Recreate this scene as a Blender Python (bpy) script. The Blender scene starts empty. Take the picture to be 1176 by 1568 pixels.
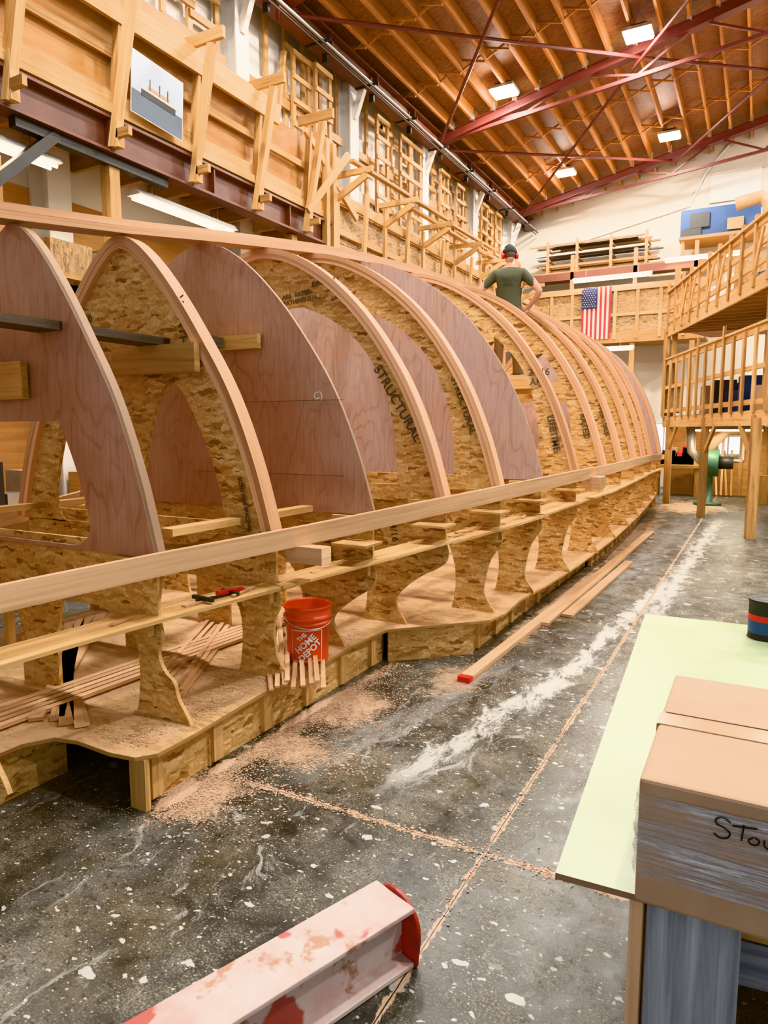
import bpy, bmesh, math, random
from mathutils import Vector, Matrix, geometry
random.seed(7)
R=random.random
def U(a,b): return a+(b-a)*R()

# ------------------------------------------------------------------ materials
def new_mat(name):
    m=bpy.data.materials.new(name); m.use_nodes=True
    nt=m.node_tree; nt.nodes.clear()
    out=nt.nodes.new('ShaderNodeOutputMaterial'); b=nt.nodes.new('ShaderNodeBsdfPrincipled')
    nt.links.new(b.outputs[0],out.inputs[0])
    return m,nt,b
def nd(nt,t,**k):
    n=nt.nodes.new(t)
    for a,v in k.items(): setattr(n,a,v)
    return n
def ln(nt,a,b): nt.links.new(a,b)
def mapping(nt,src,scale=(1,1,1),rot=(0,0,0),loc=(0,0,0)):
    m=nd(nt,'ShaderNodeMapping'); m.inputs['Scale'].default_value=scale; m.inputs['Rotation'].default_value=rot; m.inputs['Location'].default_value=loc
    ln(nt,src,m.inputs[0]); return m.outputs[0]
def noise(nt,src,scale=1,detail=3,rough=.5,dist=0):
    n=nd(nt,'ShaderNodeTexNoise'); n.inputs['Scale'].default_value=scale; n.inputs['Detail'].default_value=detail
    n.inputs['Roughness'].default_value=rough; n.inputs['Distortion'].default_value=dist
    ln(nt,src,n.inputs['Vector']); return n.outputs['Fac']
def warp(nt,src,scale,amt):
    n=nd(nt,'ShaderNodeTexNoise'); n.inputs['Scale'].default_value=scale; n.inputs['Detail'].default_value=4; ln(nt,src,n.inputs['Vector'])
    v=nd(nt,'ShaderNodeVectorMath',operation='MULTIPLY_ADD'); ln(nt,n.outputs['Color'],v.inputs[0]); v.inputs[1].default_value=(amt,amt,0); ln(nt,src,v.inputs[2]); return v.outputs[0]
def ramp(nt,src,stops):
    r=nd(nt,'ShaderNodeValToRGB'); e=r.color_ramp.elements
    e[0].position=stops[0][0]; e[0].color=(*stops[0][1],1)
    e[1].position=stops[-1][0]; e[1].color=(*stops[-1][1],1)
    for p,c in stops[1:-1]:
        x=e.new(p); x.color=(*c,1)
    ln(nt,src,r.inputs[0]); return r.outputs[0]
def gr(v): return (v,v,v)
def mix(nt,f,a,b,mode='MIX'):
    m=nd(nt,'ShaderNodeMix',data_type='RGBA',blend_type=mode)
    if isinstance(f,(int,float)): m.inputs[0].default_value=f
    else: ln(nt,f,m.inputs[0])
    for i,x in ((6,a),(7,b)):
        if isinstance(x,tuple): m.inputs[i].default_value=(*x,1)
        else: ln(nt,x,m.inputs[i])
    return m.outputs[2]
def mth(nt,op,a,b=None,c=None,clamp=False):
    m=nd(nt,'ShaderNodeMath',operation=op,use_clamp=clamp)
    for i,x in enumerate((a,b,c)):
        if x is None: continue
        if isinstance(x,(int,float)): m.inputs[i].default_value=x
        else: ln(nt,x,m.inputs[i])
    return m.outputs[0]
def bump(nt,b,h,s=.3,d=.01):
    n=nd(nt,'ShaderNodeBump'); n.inputs['Strength'].default_value=s; n.inputs['Distance'].default_value=d
    ln(nt,h,n.inputs['Height']); ln(nt,n.outputs[0],b.inputs['Normal'])
def coord(nt,k): 
    return nd(nt,'ShaderNodeTexCoord').outputs[k]

def wood(name,dark,base,light,rough=.6,gs=(1.3,28,1),knots=True):
    m,nt,b=new_mat(name); uv=coord(nt,'UV')
    g=noise(nt,mapping(nt,uv,gs),1,5,.65,.6)
    c=ramp(nt,g,[(.3,dark),(.5,base),(.72,light)])
    t=noise(nt,mapping(nt,uv,(.35,.35,1)),1,1)
    c=mix(nt,1.0,c,ramp(nt,t,[(.35,(.62,.56,.48)),(.66,(1,1,1))]),'MULTIPLY')
    if knots:
        v=nd(nt,'ShaderNodeTexVoronoi'); v.inputs['Scale'].default_value=1; ln(nt,mapping(nt,uv,(1.6,6,1)),v.inputs['Vector'])
        k=ramp(nt,v.outputs['Distance'],[(.03,(1,1,1)),(.09,(0,0,0))])
        c=mix(nt,mth(nt,'MULTIPLY',k,.6),c,(dark[0]*.4,dark[1]*.35,dark[2]*.3))
    ln(nt,c,b.inputs['Base Color']); b.inputs['Roughness'].default_value=rough
    bump(nt,b,g,.15,.004)
    return m
def flat(name,col,rough=.5,metal=0,var=.15,scale=6,emit=None,es=1):
    m,nt,b=new_mat(name)
    g=noise(nt,coord(nt,'Object'),scale,4,.6)
    c=mix(nt,g,tuple(x*(1-var) for x in col),tuple(min(1,x*(1+var)) for x in col))
    ln(nt,c,b.inputs['Base Color']); b.inputs['Roughness'].default_value=rough; b.inputs['Metallic'].default_value=metal
    if emit: b.inputs['Emission Color'].default_value=(*emit,1); b.inputs['Emission Strength'].default_value=es
    return m
def osb_mat(name,cols,tint=.35,dust=0):
    m,nt,b=new_mat(name); uv=coord(nt,'UV')
    duv=warp(nt,uv,16,.06)
    outs=[]
    for rot,sc in ((.35,(12,46,1)),(-.95,(14,54,1)),(1.5,(15,50,1)),(2.3,(11,44,1))):
        v=nd(nt,'ShaderNodeTexVoronoi',voronoi_dimensions='2D'); v.inputs['Scale'].default_value=1
        ln(nt,mapping(nt,duv,sc,(0,0,rot)),v.inputs['Vector'])
        sp=nd(nt,'ShaderNodeSeparateColor'); ln(nt,v.outputs['Color'],sp.inputs[0])
        outs.append((sp.outputs[0],sp.outputs[1]))
    f=mix(nt,mth(nt,'GREATER_THAN',outs[0][1],.5),outs[0][0],outs[1][0])
    f=mix(nt,mth(nt,'GREATER_THAN',outs[2][1],.6),f,outs[2][0])
    f=mix(nt,mth(nt,'GREATER_THAN',outs[3][1],.66),f,outs[3][0])
    fine=noise(nt,mapping(nt,uv,(45,45,1)),1,5,.7)
    big=noise(nt,uv,1.1,3)
    c=ramp(nt,f,cols)
    c=mix(nt,tint,c,ramp(nt,fine,[(.35,(.40,.24,.11)),(.6,(1,.93,.8))]),'MULTIPLY')
    c=mix(nt,.35,c,ramp(nt,big,[(.35,(.74,.68,.58)),(.65,(1,1,1))]),'MULTIPLY')
    if dust:
        dn=noise(nt,uv,3.5,7,.7); c=mix(nt,ramp(nt,dn,[(.38,gr(0)),(.6,gr(dust))]),c,(.60,.40,.25))
    ln(nt,c,b.inputs['Base Color']); b.inputs['Roughness'].default_value=.55
    bump(nt,b,f,.12,.004)
    return m
OSB=osb_mat('osb_board',[(0.0,(.24,.10,.035)),(.09,(.44,.24,.085)),(.22,(.62,.38,.16)),(.6,(.72,.48,.22)),(1.0,(.86,.67,.38))],.45)
OSBD=osb_mat('osb_weathered',[(0.0,(.20,.12,.06)),(.3,(.40,.26,.13)),(.7,(.52,.35,.18)),(1.0,(.60,.44,.26))])
DECKM=osb_mat('osb_deck_with_sawdust',[(0.0,(.36,.20,.09)),(.3,(.50,.33,.16)),(.7,(.56,.38,.20)),(1.0,(.64,.47,.28))],.35,.75)
PINE=wood('pine_lumber',(.50,.27,.10),(.70,.45,.20),(.81,.58,.31))
PINEO=wood('aged_pine_lumber',(.33,.16,.055),(.53,.31,.12),(.66,.42,.18))
FIR=wood('laminated_fir',(.66,.36,.20),(.80,.49,.30),(.86,.57,.38),gs=(.8,60,1),knots=False)
FIRB=wood('fir_batten',(.60,.36,.20),(.78,.51,.31),(.85,.60,.40),gs=(.8,40,1),knots=True)
GREYW=wood('weathered_grey_wood',(.18,.19,.21),(.31,.33,.37),(.45,.47,.51),.7)
DARKW=wood('dark_plank',(.06,.045,.035),(.11,.085,.065),(.17,.13,.10),.7)
PURL=wood('roof_purlin_wood',(.38,.14,.032),(.55,.24,.065),(.66,.32,.11))
PLYO=wood('orange_plywood',(.42,.19,.055),(.56,.29,.10),(.64,.38,.15),gs=(1,9,1))
def pinkply(nm,loc,a,bb,cc):
    m,nt,b=new_mat(nm); uv=coord(nt,'UV')
    w=nd(nt,'ShaderNodeTexNoise'); w.inputs['Scale'].default_value=1; w.inputs['Detail'].default_value=2.5; ln(nt,mapping(nt,uv,(2.6,.8,1),loc=loc),w.inputs['Vector'])
    rings=mth(nt,'PINGPONG',mth(nt,'MULTIPLY',w.outputs['Fac'],13),.5)
    rings=mth(nt,'MULTIPLY',rings,2)
    g=noise(nt,mapping(nt,uv,(70,3,1)),1,4)
    c=ramp(nt,rings,[(0,a),(.35,bb),(1,bb)])
    big=noise(nt,uv,1.6,4,.6)
    c=mix(nt,ramp(nt,big,[(.35,gr(0)),(.68,gr(.85))]),c,cc)
    c=mix(nt,.4,c,ramp(nt,g,[(.3,(.6,.5,.45)),(.65,(1,1,1))]),'MULTIPLY')
    ln(nt,c,b.inputs['Base Color']); b.inputs['Roughness'].default_value=.42
    return m
PINK=pinkply('pink_marine_plywood',(0,0,0),(.35,.165,.11),(.47,.255,.175),(.55,.37,.30))
PINK2=pinkply('lilac_marine_plywood',(3.3,1.7,0),(.40,.235,.185),(.52,.345,.28),(.50,.40,.39))
EDGE=flat('plywood_edge',(.30,.19,.12),.7)
STEELR=flat('red_oxide_steel',(.11,.022,.016),.5,0,.3,3)
STEELB=flat('brown_painted_beam',(.14,.05,.03),.45,0,.35,4)
WHITE=flat('white_wall_paint',(.72,.69,.62),.6,0,.06,1.2)
WHITEW=flat('white_painted_panel',(.68,.67,.64),.6,0,.12,2)
COLW=flat('white_column_paint',(.76,.76,.74),.5,0,.05,2)
BLUE=flat('blue_tarp',(.02,.05,.13),.5)
DARK=flat('dark_metal',(.03,.028,.025),.5)
GALV=flat('galvanised_metal',(.5,.49,.45),.35,.6)
TAN=flat('tan_duct',(.42,.28,.16),.5)
GREENM=flat('green_machine_paint',(.06,.14,.09),.45)
RED=flat('red_plastic',(.60,.03,.02),.4)
BUCK=flat('orange_bucket_plastic',(.74,.075,.012),.35,0,.05)
WLBL=flat('white_print',(.80,.77,.74),.5)
BLK=flat('black_ink',(.03,.028,.03),.6)
STAMP=flat('stamp_ink',(.09,.07,.05),.7)
BLACK=flat('black_fabric',(.015,.015,.017),.8)
SHIRT=flat('olive_tshirt_fabric',(.075,.078,.045),.85,0,.12,9)
PANTS=flat('brown_work_trousers',(.16,.085,.04),.85)
SKIN=flat('skin',(.58,.33,.24),.5,0,.06)
HAIR=flat('brown_hair',(.08,.045,.025),.6)
LAMP=flat('lamp_lens',(1,1,1),.4,0,0,1,(1,.98,.93),90)
TUBE=flat('fluorescent_tube',(1,1,1),.4,0,0,1,(1,.88,.62),12)
GLASS=flat('window_daylight_haze',(.9,.95,1),.2,0,0,1,(.85,.93,1),1.8)

def floor_mat():
    m,nt,b=new_mat('stained_concrete'); oc=coord(nt,'Object')
    sx=nd(nt,'ShaderNodeSeparateXYZ'); ln(nt,oc,sx.inputs[0]); X,Y=sx.outputs[0],sx.outputs[1]
    wc=warp(nt,oc,3.0,.25); wf=warp(nt,oc,22,.05)
    n1=noise(nt,wc,.8,7,.62,.4); n2=noise(nt,wc,4.5,8,.74); n3=noise(nt,oc,34,5,.75); n4=noise(nt,oc,120,3,.7)
    c=ramp(nt,n1,[(.34,(.034,.031,.023)),(.5,(.066,.060,.045)),(.66,(.120,.108,.082))])
    c=mix(nt,.9,c,ramp(nt,n2,[(.36,(.30,.30,.28)),(.62,(1.0,.97,.9))]),'MULTIPLY')
    hz=noise(nt,mapping(nt,wc,(1.1,.55,1),loc=(4,3,0)),1.3,7,.68)
    c=mix(nt,ramp(nt,hz,[(.48,gr(0)),(.66,gr(.6))]),c,(.155,.163,.162))
    tz=noise(nt,mapping(nt,wc,loc=(9,1,0)),1.6,6,.7)
    c=mix(nt,ramp(nt,tz,[(.5,gr(0)),(.66,gr(.55))]),c,(.14,.115,.07))
    c=mix(nt,ramp(nt,mth(nt,'ADD',mth(nt,'MULTIPLY',n4,.6),mth(nt,'MULTIPLY',n2,.4)),[(.51,gr(0)),(.62,gr(.7))]),c,(.31,.28,.22))
    c=mix(nt,ramp(nt,n3,[(.38,gr(.75)),(.47,gr(0))]),c,(.022,.02,.016))
    bl=noise(nt,mapping(nt,wc,(1.6,.8,1),(0,0,.5)),3.0,9,.78,1.0)
    blm=ramp(nt,bl,[(.58,gr(0)),(.64,gr(.9))])
    c=mix(nt,mth(nt,'MULTIPLY',blm,.6),c,(.40,.40,.37))
    for sc,pw,rad,col,rot in ((60,4.0,.44,(.58,.51,.40),0),(24,5.0,.44,(.56,.54,.49),.5),(9,7.0,.44,(.50,.50,.48),.4)):
        v=nd(nt,'ShaderNodeTexVoronoi'); v.inputs['Scale'].default_value=sc; ln(nt,mapping(nt,wf,(1,1.7,1),(0,0,rot)),v.inputs['Vector'])
        sp=nd(nt,'ShaderNodeSeparateColor'); ln(nt,v.outputs['Color'],sp.inputs[0])
        dm=mth(nt,'LESS_THAN',mth(nt,'ADD',v.outputs['Distance'],mth(nt,'MULTIPLY',n3,.28)),mth(nt,'ADD',mth(nt,'MULTIPLY',mth(nt,'POWER',sp.outputs[0],pw),rad),.07))
        c=mix(nt,mth(nt,'MULTIPLY',dm,.75),c,col)
    def band(x0,y0,x1,y1,w,amt):
        dx,dy=x1-x0,y1-y0; L=math.hypot(dx,dy)
        t=mth(nt,'DIVIDE',mth(nt,'ADD',mth(nt,'MULTIPLY',mth(nt,'SUBTRACT',X,x0),dx),mth(nt,'MULTIPLY',mth(nt,'SUBTRACT',Y,y0),dy)),L*L)
        inr=mth(nt,'MULTIPLY',mth(nt,'MULTIPLY',t,mth(nt,'SUBTRACT',1,t)),6,clamp=True)
        d=mth(nt,'ABSOLUTE',mth(nt,'DIVIDE',mth(nt,'SUBTRACT',mth(nt,'MULTIPLY',mth(nt,'SUBTRACT',X,x0),dy),mth(nt,'MULTIPLY',mth(nt,'SUBTRACT',Y,y0),dx)),L))
        nn=noise(nt,mapping(nt,wc,(7,2.2,1)),1.5,9,.82)
        k=mth(nt,'SUBTRACT',mth(nt,'MULTIPLY',mth(nt,'SUBTRACT',nn,.38),5.5),mth(nt,'DIVIDE',d,w))
        return mth(nt,'MULTIPLY',mth(nt,'MULTIPLY',mth(nt,'MULTIPLY',k,1.6,clamp=True),inr),amt)
    c=mix(nt,band(-1.55,2.7,-1.05,5.3,.15,.8),c,(.52,.52,.49))
    c=mix(nt,band(-1.2,3.9,-.84,8.8,.12,.9),c,(.60,.60,.57))
    c=mix(nt,band(-.82,5.6,-.6,16,.18,.65),c,(.50,.50,.48))
    c=mix(nt,band(-2.0,2.6,-1.5,5.2,.20,.45),c,(.34,.34,.33))
    c=mix(nt,band(-1.4,7,-1.1,16,.3,.4),c,(.28,.28,.27))
    c=mix(nt,band(-.3,2.0,-.9,5.0,.25,.3),c,(.28,.28,.27))
    grit=mth(nt,'ADD',mth(nt,'MULTIPLY',n3,.45),mth(nt,'MULTIPLY',n4,.55))
    def blob(cx,cy,rx_,ry_,amt):
        dd=mth(nt,'ADD',mth(nt,'POWER',mth(nt,'DIVIDE',mth(nt,'SUBTRACT',X,cx),rx_),2.0),mth(nt,'POWER',mth(nt,'DIVIDE',mth(nt,'SUBTRACT',Y,cy),ry_),2.0))
        g=mth(nt,'POWER',2.718,mth(nt,'MULTIPLY',dd,-1.0))
        k=mth(nt,'SUBTRACT',mth(nt,'ADD',mth(nt,'MULTIPLY',g,.75),mth(nt,'ADD',mth(nt,'MULTIPLY',n2,1.1),mth(nt,'MULTIPLY',grit,1.3))),1.66)
        return mth(nt,'MULTIPLY',mth(nt,'MULTIPLY',k,4,clamp=True),amt)
    for a in ((-2.3,2.35,.35,.35,.9),(-2.15,2.95,.42,.26,.85),(-2.2,3.6,.32,.5,.85),(-1.8,4.4,.3,.5,.6),(-2.33,3.3,.12,1.6,.9),(-1.7,7.0,.2,3.0,.75),(-1.4,17.2,1.3,2.2,.95),(-1.75,12,.4,5,.7)):
        c=mix(nt,blob(*a),c,(.60,.41,.27))
    jn=noise(nt,wc,9,8,.8)
    for ax,off,w in ((X,.91,.022),(Y,-2.56,.026)):
        d=mth(nt,'ABSOLUTE',mth(nt,'ADD',mth(nt,'ADD',ax,off),mth(nt,'MULTIPLY',mth(nt,'SUBTRACT',jn,.5),.012)))
        mk=mth(nt,'LESS_THAN',d,mth(nt,'MULTIPLY',mth(nt,'MAXIMUM',mth(nt,'SUBTRACT',jn,.40),.03),w*5.0))
        c=mix(nt,mth(nt,'MULTIPLY',mk,.9),c,(.60,.42,.29))
        c=mix(nt,mth(nt,'LESS_THAN',d,.0022),c,(.03,.025,.02))
    ln(nt,c,b.inputs['Base Color'])
    r=ramp(nt,n2,[(.3,gr(.20)),(.62,gr(.55))])
    r2=mix(nt,blm,r,gr(.7)); ln(nt,r2,b.inputs['Roughness'])
    b.inputs['Specular IOR Level'].default_value=.38
    bump(nt,b,n3,.12,.003)
    return m
FLOOR=floor_mat()
def dust_mat():
    m,nt,b=new_mat('sawdust'); n=noise(nt,coord(nt,'Object'),90,4,.8)
    c=ramp(nt,n,[(.3,(.46,.28,.17)),(.5,(.67,.46,.31)),(.7,(.78,.60,.44))]); ln(nt,c,b.inputs['Base Color']); b.inputs['Roughness'].default_value=.9
    bump(nt,b,n,.8,.01); return m
DUST=dust_mat()
def card_mat():
    m,nt,b=new_mat('corrugated_cardboard'); oc=coord(nt,'Object')
    n=noise(nt,oc,5,4); c=ramp(nt,n,[(.3,(.40,.26,.16)),(.7,(.50,.335,.22))]); ln(nt,c,b.inputs['Base Color']); b.inputs['Roughness'].default_value=.65
    w=nd(nt,'ShaderNodeTexWave'); w.inputs['Scale'].default_value=60; ln(nt,oc,w.inputs['Vector']); bump(nt,b,w.outputs['Fac'],.03,.002); return m
CARD=card_mat()
TAPE=flat('packing_tape',(.52,.35,.22),.2,0,.05)
def wrap_mat():
    m,nt,b=new_mat('clear_stretch_wrap'); oc=coord(nt,'Object')
    n=noise(nt,mapping(nt,oc,(2.2,2.2,90),(0,.10,0)),1,7,.8,1.2)
    n2=noise(nt,mapping(nt,oc,(4,4,10)),1,3,.5)
    a=ramp(nt,n,[(.38,gr(.12)),(.50,gr(.45)),(.56,gr(1.0)),(.64,gr(.40)),(.75,gr(.8))])  # opaque white streaks paint the film's glossy highlights into its alpha
    a2=mix(nt,1.0,a,ramp(nt,n2,[(.36,gr(.25)),(.56,gr(1.0))]),'MULTIPLY'); ln(nt,a2,b.inputs['Alpha'])
    b.inputs['Base Color'].default_value=(.93,.93,.97,1); b.inputs['Roughness'].default_value=.12; bump(nt,b,n,.9,.01); return m
WRAP=wrap_mat()
def gboard():
    m,nt,b=new_mat('green_painted_board'); oc=coord(nt,'Object')
    n=noise(nt,oc,3,5,.6); c=ramp(nt,n,[(.35,(.29,.35,.215)),(.65,(.335,.39,.255))])
    s=noise(nt,mapping(nt,oc,(1,1,1)),7,6,.7,.6); c=mix(nt,ramp(nt,s,[(.62,gr(0)),(.72,gr(.4))]),c,(.52,.54,.46))
    ln(nt,c,b.inputs['Base Color']); ln(nt,ramp(nt,n,[(.3,gr(.26)),(.7,gr(.45))]),b.inputs['Roughness']); return m
GREEN=gboard()
def pinksteel():
    m,nt,b=new_mat('worn_pink_primer_steel'); oc=coord(nt,'Object')
    n=noise(nt,oc,5,6,.65,.4); c=ramp(nt,n,[(.35,(.56,.37,.34)),(.48,(.62,.49,.45)),(.7,(.66,.59,.55))])
    s=noise(nt,mapping(nt,oc,loc=(5,2,1)),7,6,.62); c=mix(nt,ramp(nt,s,[(.57,gr(0)),(.62,gr(.85))]),c,(.34,.16,.085))
    e=noise(nt,mapping(nt,oc,loc=(1,7,1)),4.4,4,.5); c=mix(nt,ramp(nt,e,[(.61,gr(0)),(.64,gr(.9))]),c,(.40,.07,.05))
    ln(nt,c,b.inputs['Base Color']); b.inputs['Roughness'].default_value=.45; return m
PSTEEL=pinksteel()
REDEND=flat('red_painted_steel',(.34,.03,.018),.4,0,.6,14)

# ------------------------------------------------------------------ mesh builder
class MB:
    def __init__(s): s.v=[];s.f=[];s.uv=[];s.m=[];s.mats=[]
    def mi(s,mat):
        if mat not in s.mats: s.mats.append(mat)
        return s.mats.index(mat)
    def face(s,ix,uv,mat): s.f.append(ix); s.uv.append(uv); s.m.append(s.mi(mat))
    def beam(s,p0,p1,w,h,mat,up=(0,0,1)):
        p0=Vector(p0);p1=Vector(p1);d=p1-p0;L=d.length
        if L<1e-6: return s
        d/=L; up=Vector(up)
        if abs(d.dot(up))>.98: up=Vector((0,1,0)) if abs(d.y)<.9 else Vector((1,0,0))
        sd=d.cross(up).normalized(); uu=sd.cross(d).normalized()
        b=len(s.v)
        for p in (p0,p1):
            for a,c in ((-1,-1),(1,-1),(1,1),(-1,1)):
                s.v.append(p+sd*(a*w/2)+uu*(c*h/2))
        ou,ov=U(0,60),U(0,60)
        for i in range(4):
            j=(i+1)%4; wd=w if i%2==0 else h; o=ov+i*1.3
            s.face([b+i,b+j,b+4+j,b+4+i],[(ou,o),(ou,o+wd),(ou+L,o+wd),(ou+L,o)],mat)
        s.face([b+3,b+2,b+1,b],[(ou,ov),(ou+w*.2,ov),(ou+w*.2,ov+h),(ou,ov+h)],mat)
        s.face([b+4,b+5,b+6,b+7],[(ou,ov),(ou+w*.2,ov),(ou+w*.2,ov+h),(ou,ov+h)],mat)
        return s
    def box(s,c,sz,mat,rz=0):
        c=Vector(c); k=max(range(3),key=lambda i:sz[i])
        ax=[Vector((1,0,0)),Vector((0,1,0)),Vector((0,0,1))]
        M=Matrix.Rotation(rz,3,'Z'); ax=[M@a for a in ax]
        h=ax[k]*sz[k]/2
        if k==0: return s.beam(c-h,c+h,sz[1],sz[2],mat,ax[2])
        if k==1: return s.beam(c-h,c+h,sz[0],sz[2],mat,ax[2])
        return s.beam(c-h,c+h,sz[0],sz[1],mat,ax[1])
    def plate(s,loops,plane,off,th,mat,edge=None):
        edge=edge or mat
        def P(a,b,o):
            return Vector((a,o,b)) if plane=='XZ' else (Vector((o,a,b)) if plane=='YZ' else Vector((a,b,o)))
        flatl=[p for l in loops for p in l]
        tris=geometry.tessellate_polygon([[Vector((p[0],p[1],0)) for p in l] for l in loops])
        b=len(s.v); n=len(flatl); ou,ov=U(0,60),U(0,60)
        for o in (off-th/2,off+th/2):
            for p in flatl: s.v.append(P(p[0],p[1],o))
        for t in tris:
            uv=[(flatl[i][0]+ou,flatl[i][1]+ov) for i in t]
            s.face([b+i for i in t],uv,mat); s.face([b+n+i for i in reversed(t)],list(reversed(uv)),mat)
        st=0
        for l in loops:
            k=len(l)
            for i in range(k):
                j=(i+1)%k; dl=math.hypot(l[i][0]-l[j][0],l[i][1]-l[j][1])
                s.face([b+st+i,b+st+j,b+n+st+j,b+n+st+i],[(ou,ov),(ou+dl,ov),(ou+dl,ov+th),(ou,ov+th)],edge)
            st+=k
        return s
    def strip(s,rings,mat,closed=True,caps=True):
        b=len(s.v); k=len(rings[0]); ou,ov=U(0,60),U(0,60); u=0
        for r in rings: s.v+= [Vector(p) for p in r]
        for i in range(len(rings)-1):
            L=(Vector(rings[i+1][0])-Vector(rings[i][0])).length
            vv=0
            for j in range(k if closed else k-1):
                j2=(j+1)%k; w=(Vector(rings[i][j2])-Vector(rings[i][j])).length
                s.face([b+i*k+j,b+i*k+j2,b+(i+1)*k+j2,b+(i+1)*k+j],[(ou+u,ov+vv),(ou+u,ov+vv+w),(ou+u+L,ov+vv+w),(ou+u+L,ov+vv)],mat)
                vv+=w
            u+=L
        if caps and closed:
            s.face([b+j for j in range(k)][::-1],[(ou,ov)]*k,mat); e=b+(len(rings)-1)*k
            s.face([e+j for j in range(k)],[(ou,ov)]*k,mat)
        return s
    def sweep(s,pts,w,h,mat,up=(0,0,1)):
        rings=[]; up=Vector(up)
        for i,p in enumerate(pts):
            p=Vector(p); a=Vector(pts[max(0,i-1)]); c=Vector(pts[min(len(pts)-1,i+1)]); d=(c-a).normalized()
            sd=d.cross(up).normalized(); uu=sd.cross(d).normalized()
            rings.append([p+sd*(x*w/2)+uu*(y*h/2) for x,y in ((-1,-1),(1,-1),(1,1),(-1,1))])
        return s.strip(rings,mat)
    def tube(s,pts,r,mat,n=10):
        rings=[]
        for i,p in enumerate(pts):
            p=Vector(p); a=Vector(pts[max(0,i-1)]); c=Vector(pts[min(len(pts)-1,i+1)]); d=(c-a).normalized()
            up=Vector((0,0,1)) if abs(d.z)<.9 else Vector((1,0,0))
            sd=d.cross(up).normalized(); uu=sd.cross(d).normalized(); rr=r[i] if isinstance(r,(list,tuple)) else r
            rings.append([p+sd*math.cos(t*2*math.pi/n)*rr+uu*math.sin(t*2*math.pi/n)*rr for t in range(n)])
        return s.strip(rings,mat)
    def build(s,name,parent=None,smooth=False,bevel=0,fixn=True):
        me=bpy.data.meshes.new(name)
        me.from_pydata([tuple(v) for v in s.v],[],s.f)
        for m in s.mats: me.materials.append(m)
        uvl=me.uv_layers.new(name='UVMap')
        for pi,poly in enumerate(me.polygons):
            poly.material_index=s.m[pi]; poly.use_smooth=smooth
            for li,uv in zip(poly.loop_indices,s.uv[pi]): uvl.data[li].uv=uv
        if fixn:
            bm=bmesh.new(); bm.from_mesh(me); bmesh.ops.recalc_face_normals(bm,faces=bm.faces); bm.to_mesh(me); bm.free()
        me.update()
        o=bpy.data.objects.new(name,me); bpy.context.scene.collection.objects.link(o)
        if parent: o.parent=parent
        if bevel:
            b=o.modifiers.new('bevel','BEVEL'); b.width=bevel; b.segments=2; b.limit_method='ANGLE'
        return o
def empty(name,loc=(0,0,0)):
    o=bpy.data.objects.new(name,None); o.empty_display_size=.1; bpy.context.scene.collection.objects.link(o); o.location=loc; return o
def text(name,body,loc,rot,size,mat,parent=None,sx=1,bold=0):
    c=bpy.data.curves.new(name,'FONT'); c.body=body; c.size=size; c.align_x='CENTER'; c.align_y='CENTER'; c.extrude=.0006; c.offset=bold
    c.materials.append(mat)
    o=bpy.data.objects.new(name,c); bpy.context.scene.collection.objects.link(o); o.location=loc; o.rotation_euler=rot; o.scale=(sx,1,1)
    if parent: o.parent=parent
    return o
def chaikin(pts,it=2,closed=False):
    for _ in range(it):
        q=[] if closed else [pts[0]]; n=len(pts)
        for i in range(n if closed else n-1):
            a,b=pts[i],pts[(i+1)%n]
            q.append(tuple(.75*x+.25*y for x,y in zip(a,b))); q.append(tuple(.25*x+.75*y for x,y in zip(a,b)))
        if not closed: q.append(pts[-1])
        pts=q
    return pts
def interp(tab,y,k):
    if y<=tab[0][0]: return tab[0][k]
    for a,b in zip(tab,tab[1:]):
        if y<=b[0]:
            t=(y-a[0])/(b[0]-a[0]); return a[k]+(b[k]-a[k])*t
    return tab[-1][k]

# ------------------------------------------------------------------ room shell
WX=-7.5; DY=23.1; RX=15.5; RIDGE=4.0
def roofz(x): 
    return 8.75+.215*(x-WX) if x<=RIDGE else 8.75+.215*(RIDGE-WX)-.215*(x-RIDGE)
MB().plate([[(-9,-6),(RX+.3,-6),(RX+.3,DY+.4),(-9,DY+.4)]],'XY',-.05,.1,FLOOR).build('floor')
def rect(a,b,c,d): return [(a,c),(b,c),(b,d),(a,d)]
wins=[]
for y in (3.0,5.9,12.9,15.9,19.2): wins.append((y,y+1.5,5.62,6.15) if y>10 else (y,y+1.5,1.3,2.6))
for y in (9.2,12.6,16.0,19.2): wins.append((y,y+1.4,1.4,2.6))
wins+= [(0.2,1.6,1.2,2.6)]
lo_w=[w for w in wins if w[3]<4]; hi_w=[w for w in wins if w[3]>4]
b=MB()
b.plate([[(-6,4.5),(DY,4.5),(DY,roofz(WX)),(-6,roofz(WX))]]+[rect(*w) for w in hi_w],'YZ',WX-.1,.2,WHITEW)
b.plate([[(-6,0),(DY,0),(DY,4.5),(-6,4.5)]]+[rect(*w) for w in lo_w],'YZ',WX-.1,.2,PLYO)
b.build('wall_left')
for i,w in enumerate(wins):
    b=MB(); y0,y1,z0,z1=w; x=WX+.02
    for p,q in (((y0,z0),(y1,z0)),((y0,z1),(y1,z1)),((y0,z0),(y0,z1)),((y1,z0),(y1,z1)),(((y0+y1)/2,z0),((y0+y1)/2,z1))):
        b.beam((x,p[0],p[1]),(x,q[0],q[1]),.06,.07,PINEO,(1,0,0))
    b.build('window_%d'%(i+1))
MB().plate([[(WX-.2,0),(RX+.2,0),(RX+.2,roofz(RX)),(RIDGE,roofz(RIDGE)),(WX-.2,roofz(WX))]],'XZ',DY+.1,.2,WHITE).build('wall_far')
MB().plate([[(-6,0),(DY,0),(DY,roofz(RX)),(-6,roofz(RX))]],'YZ',RX+.1,.2,WHITE).build('wall_right')
b=MB()
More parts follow.
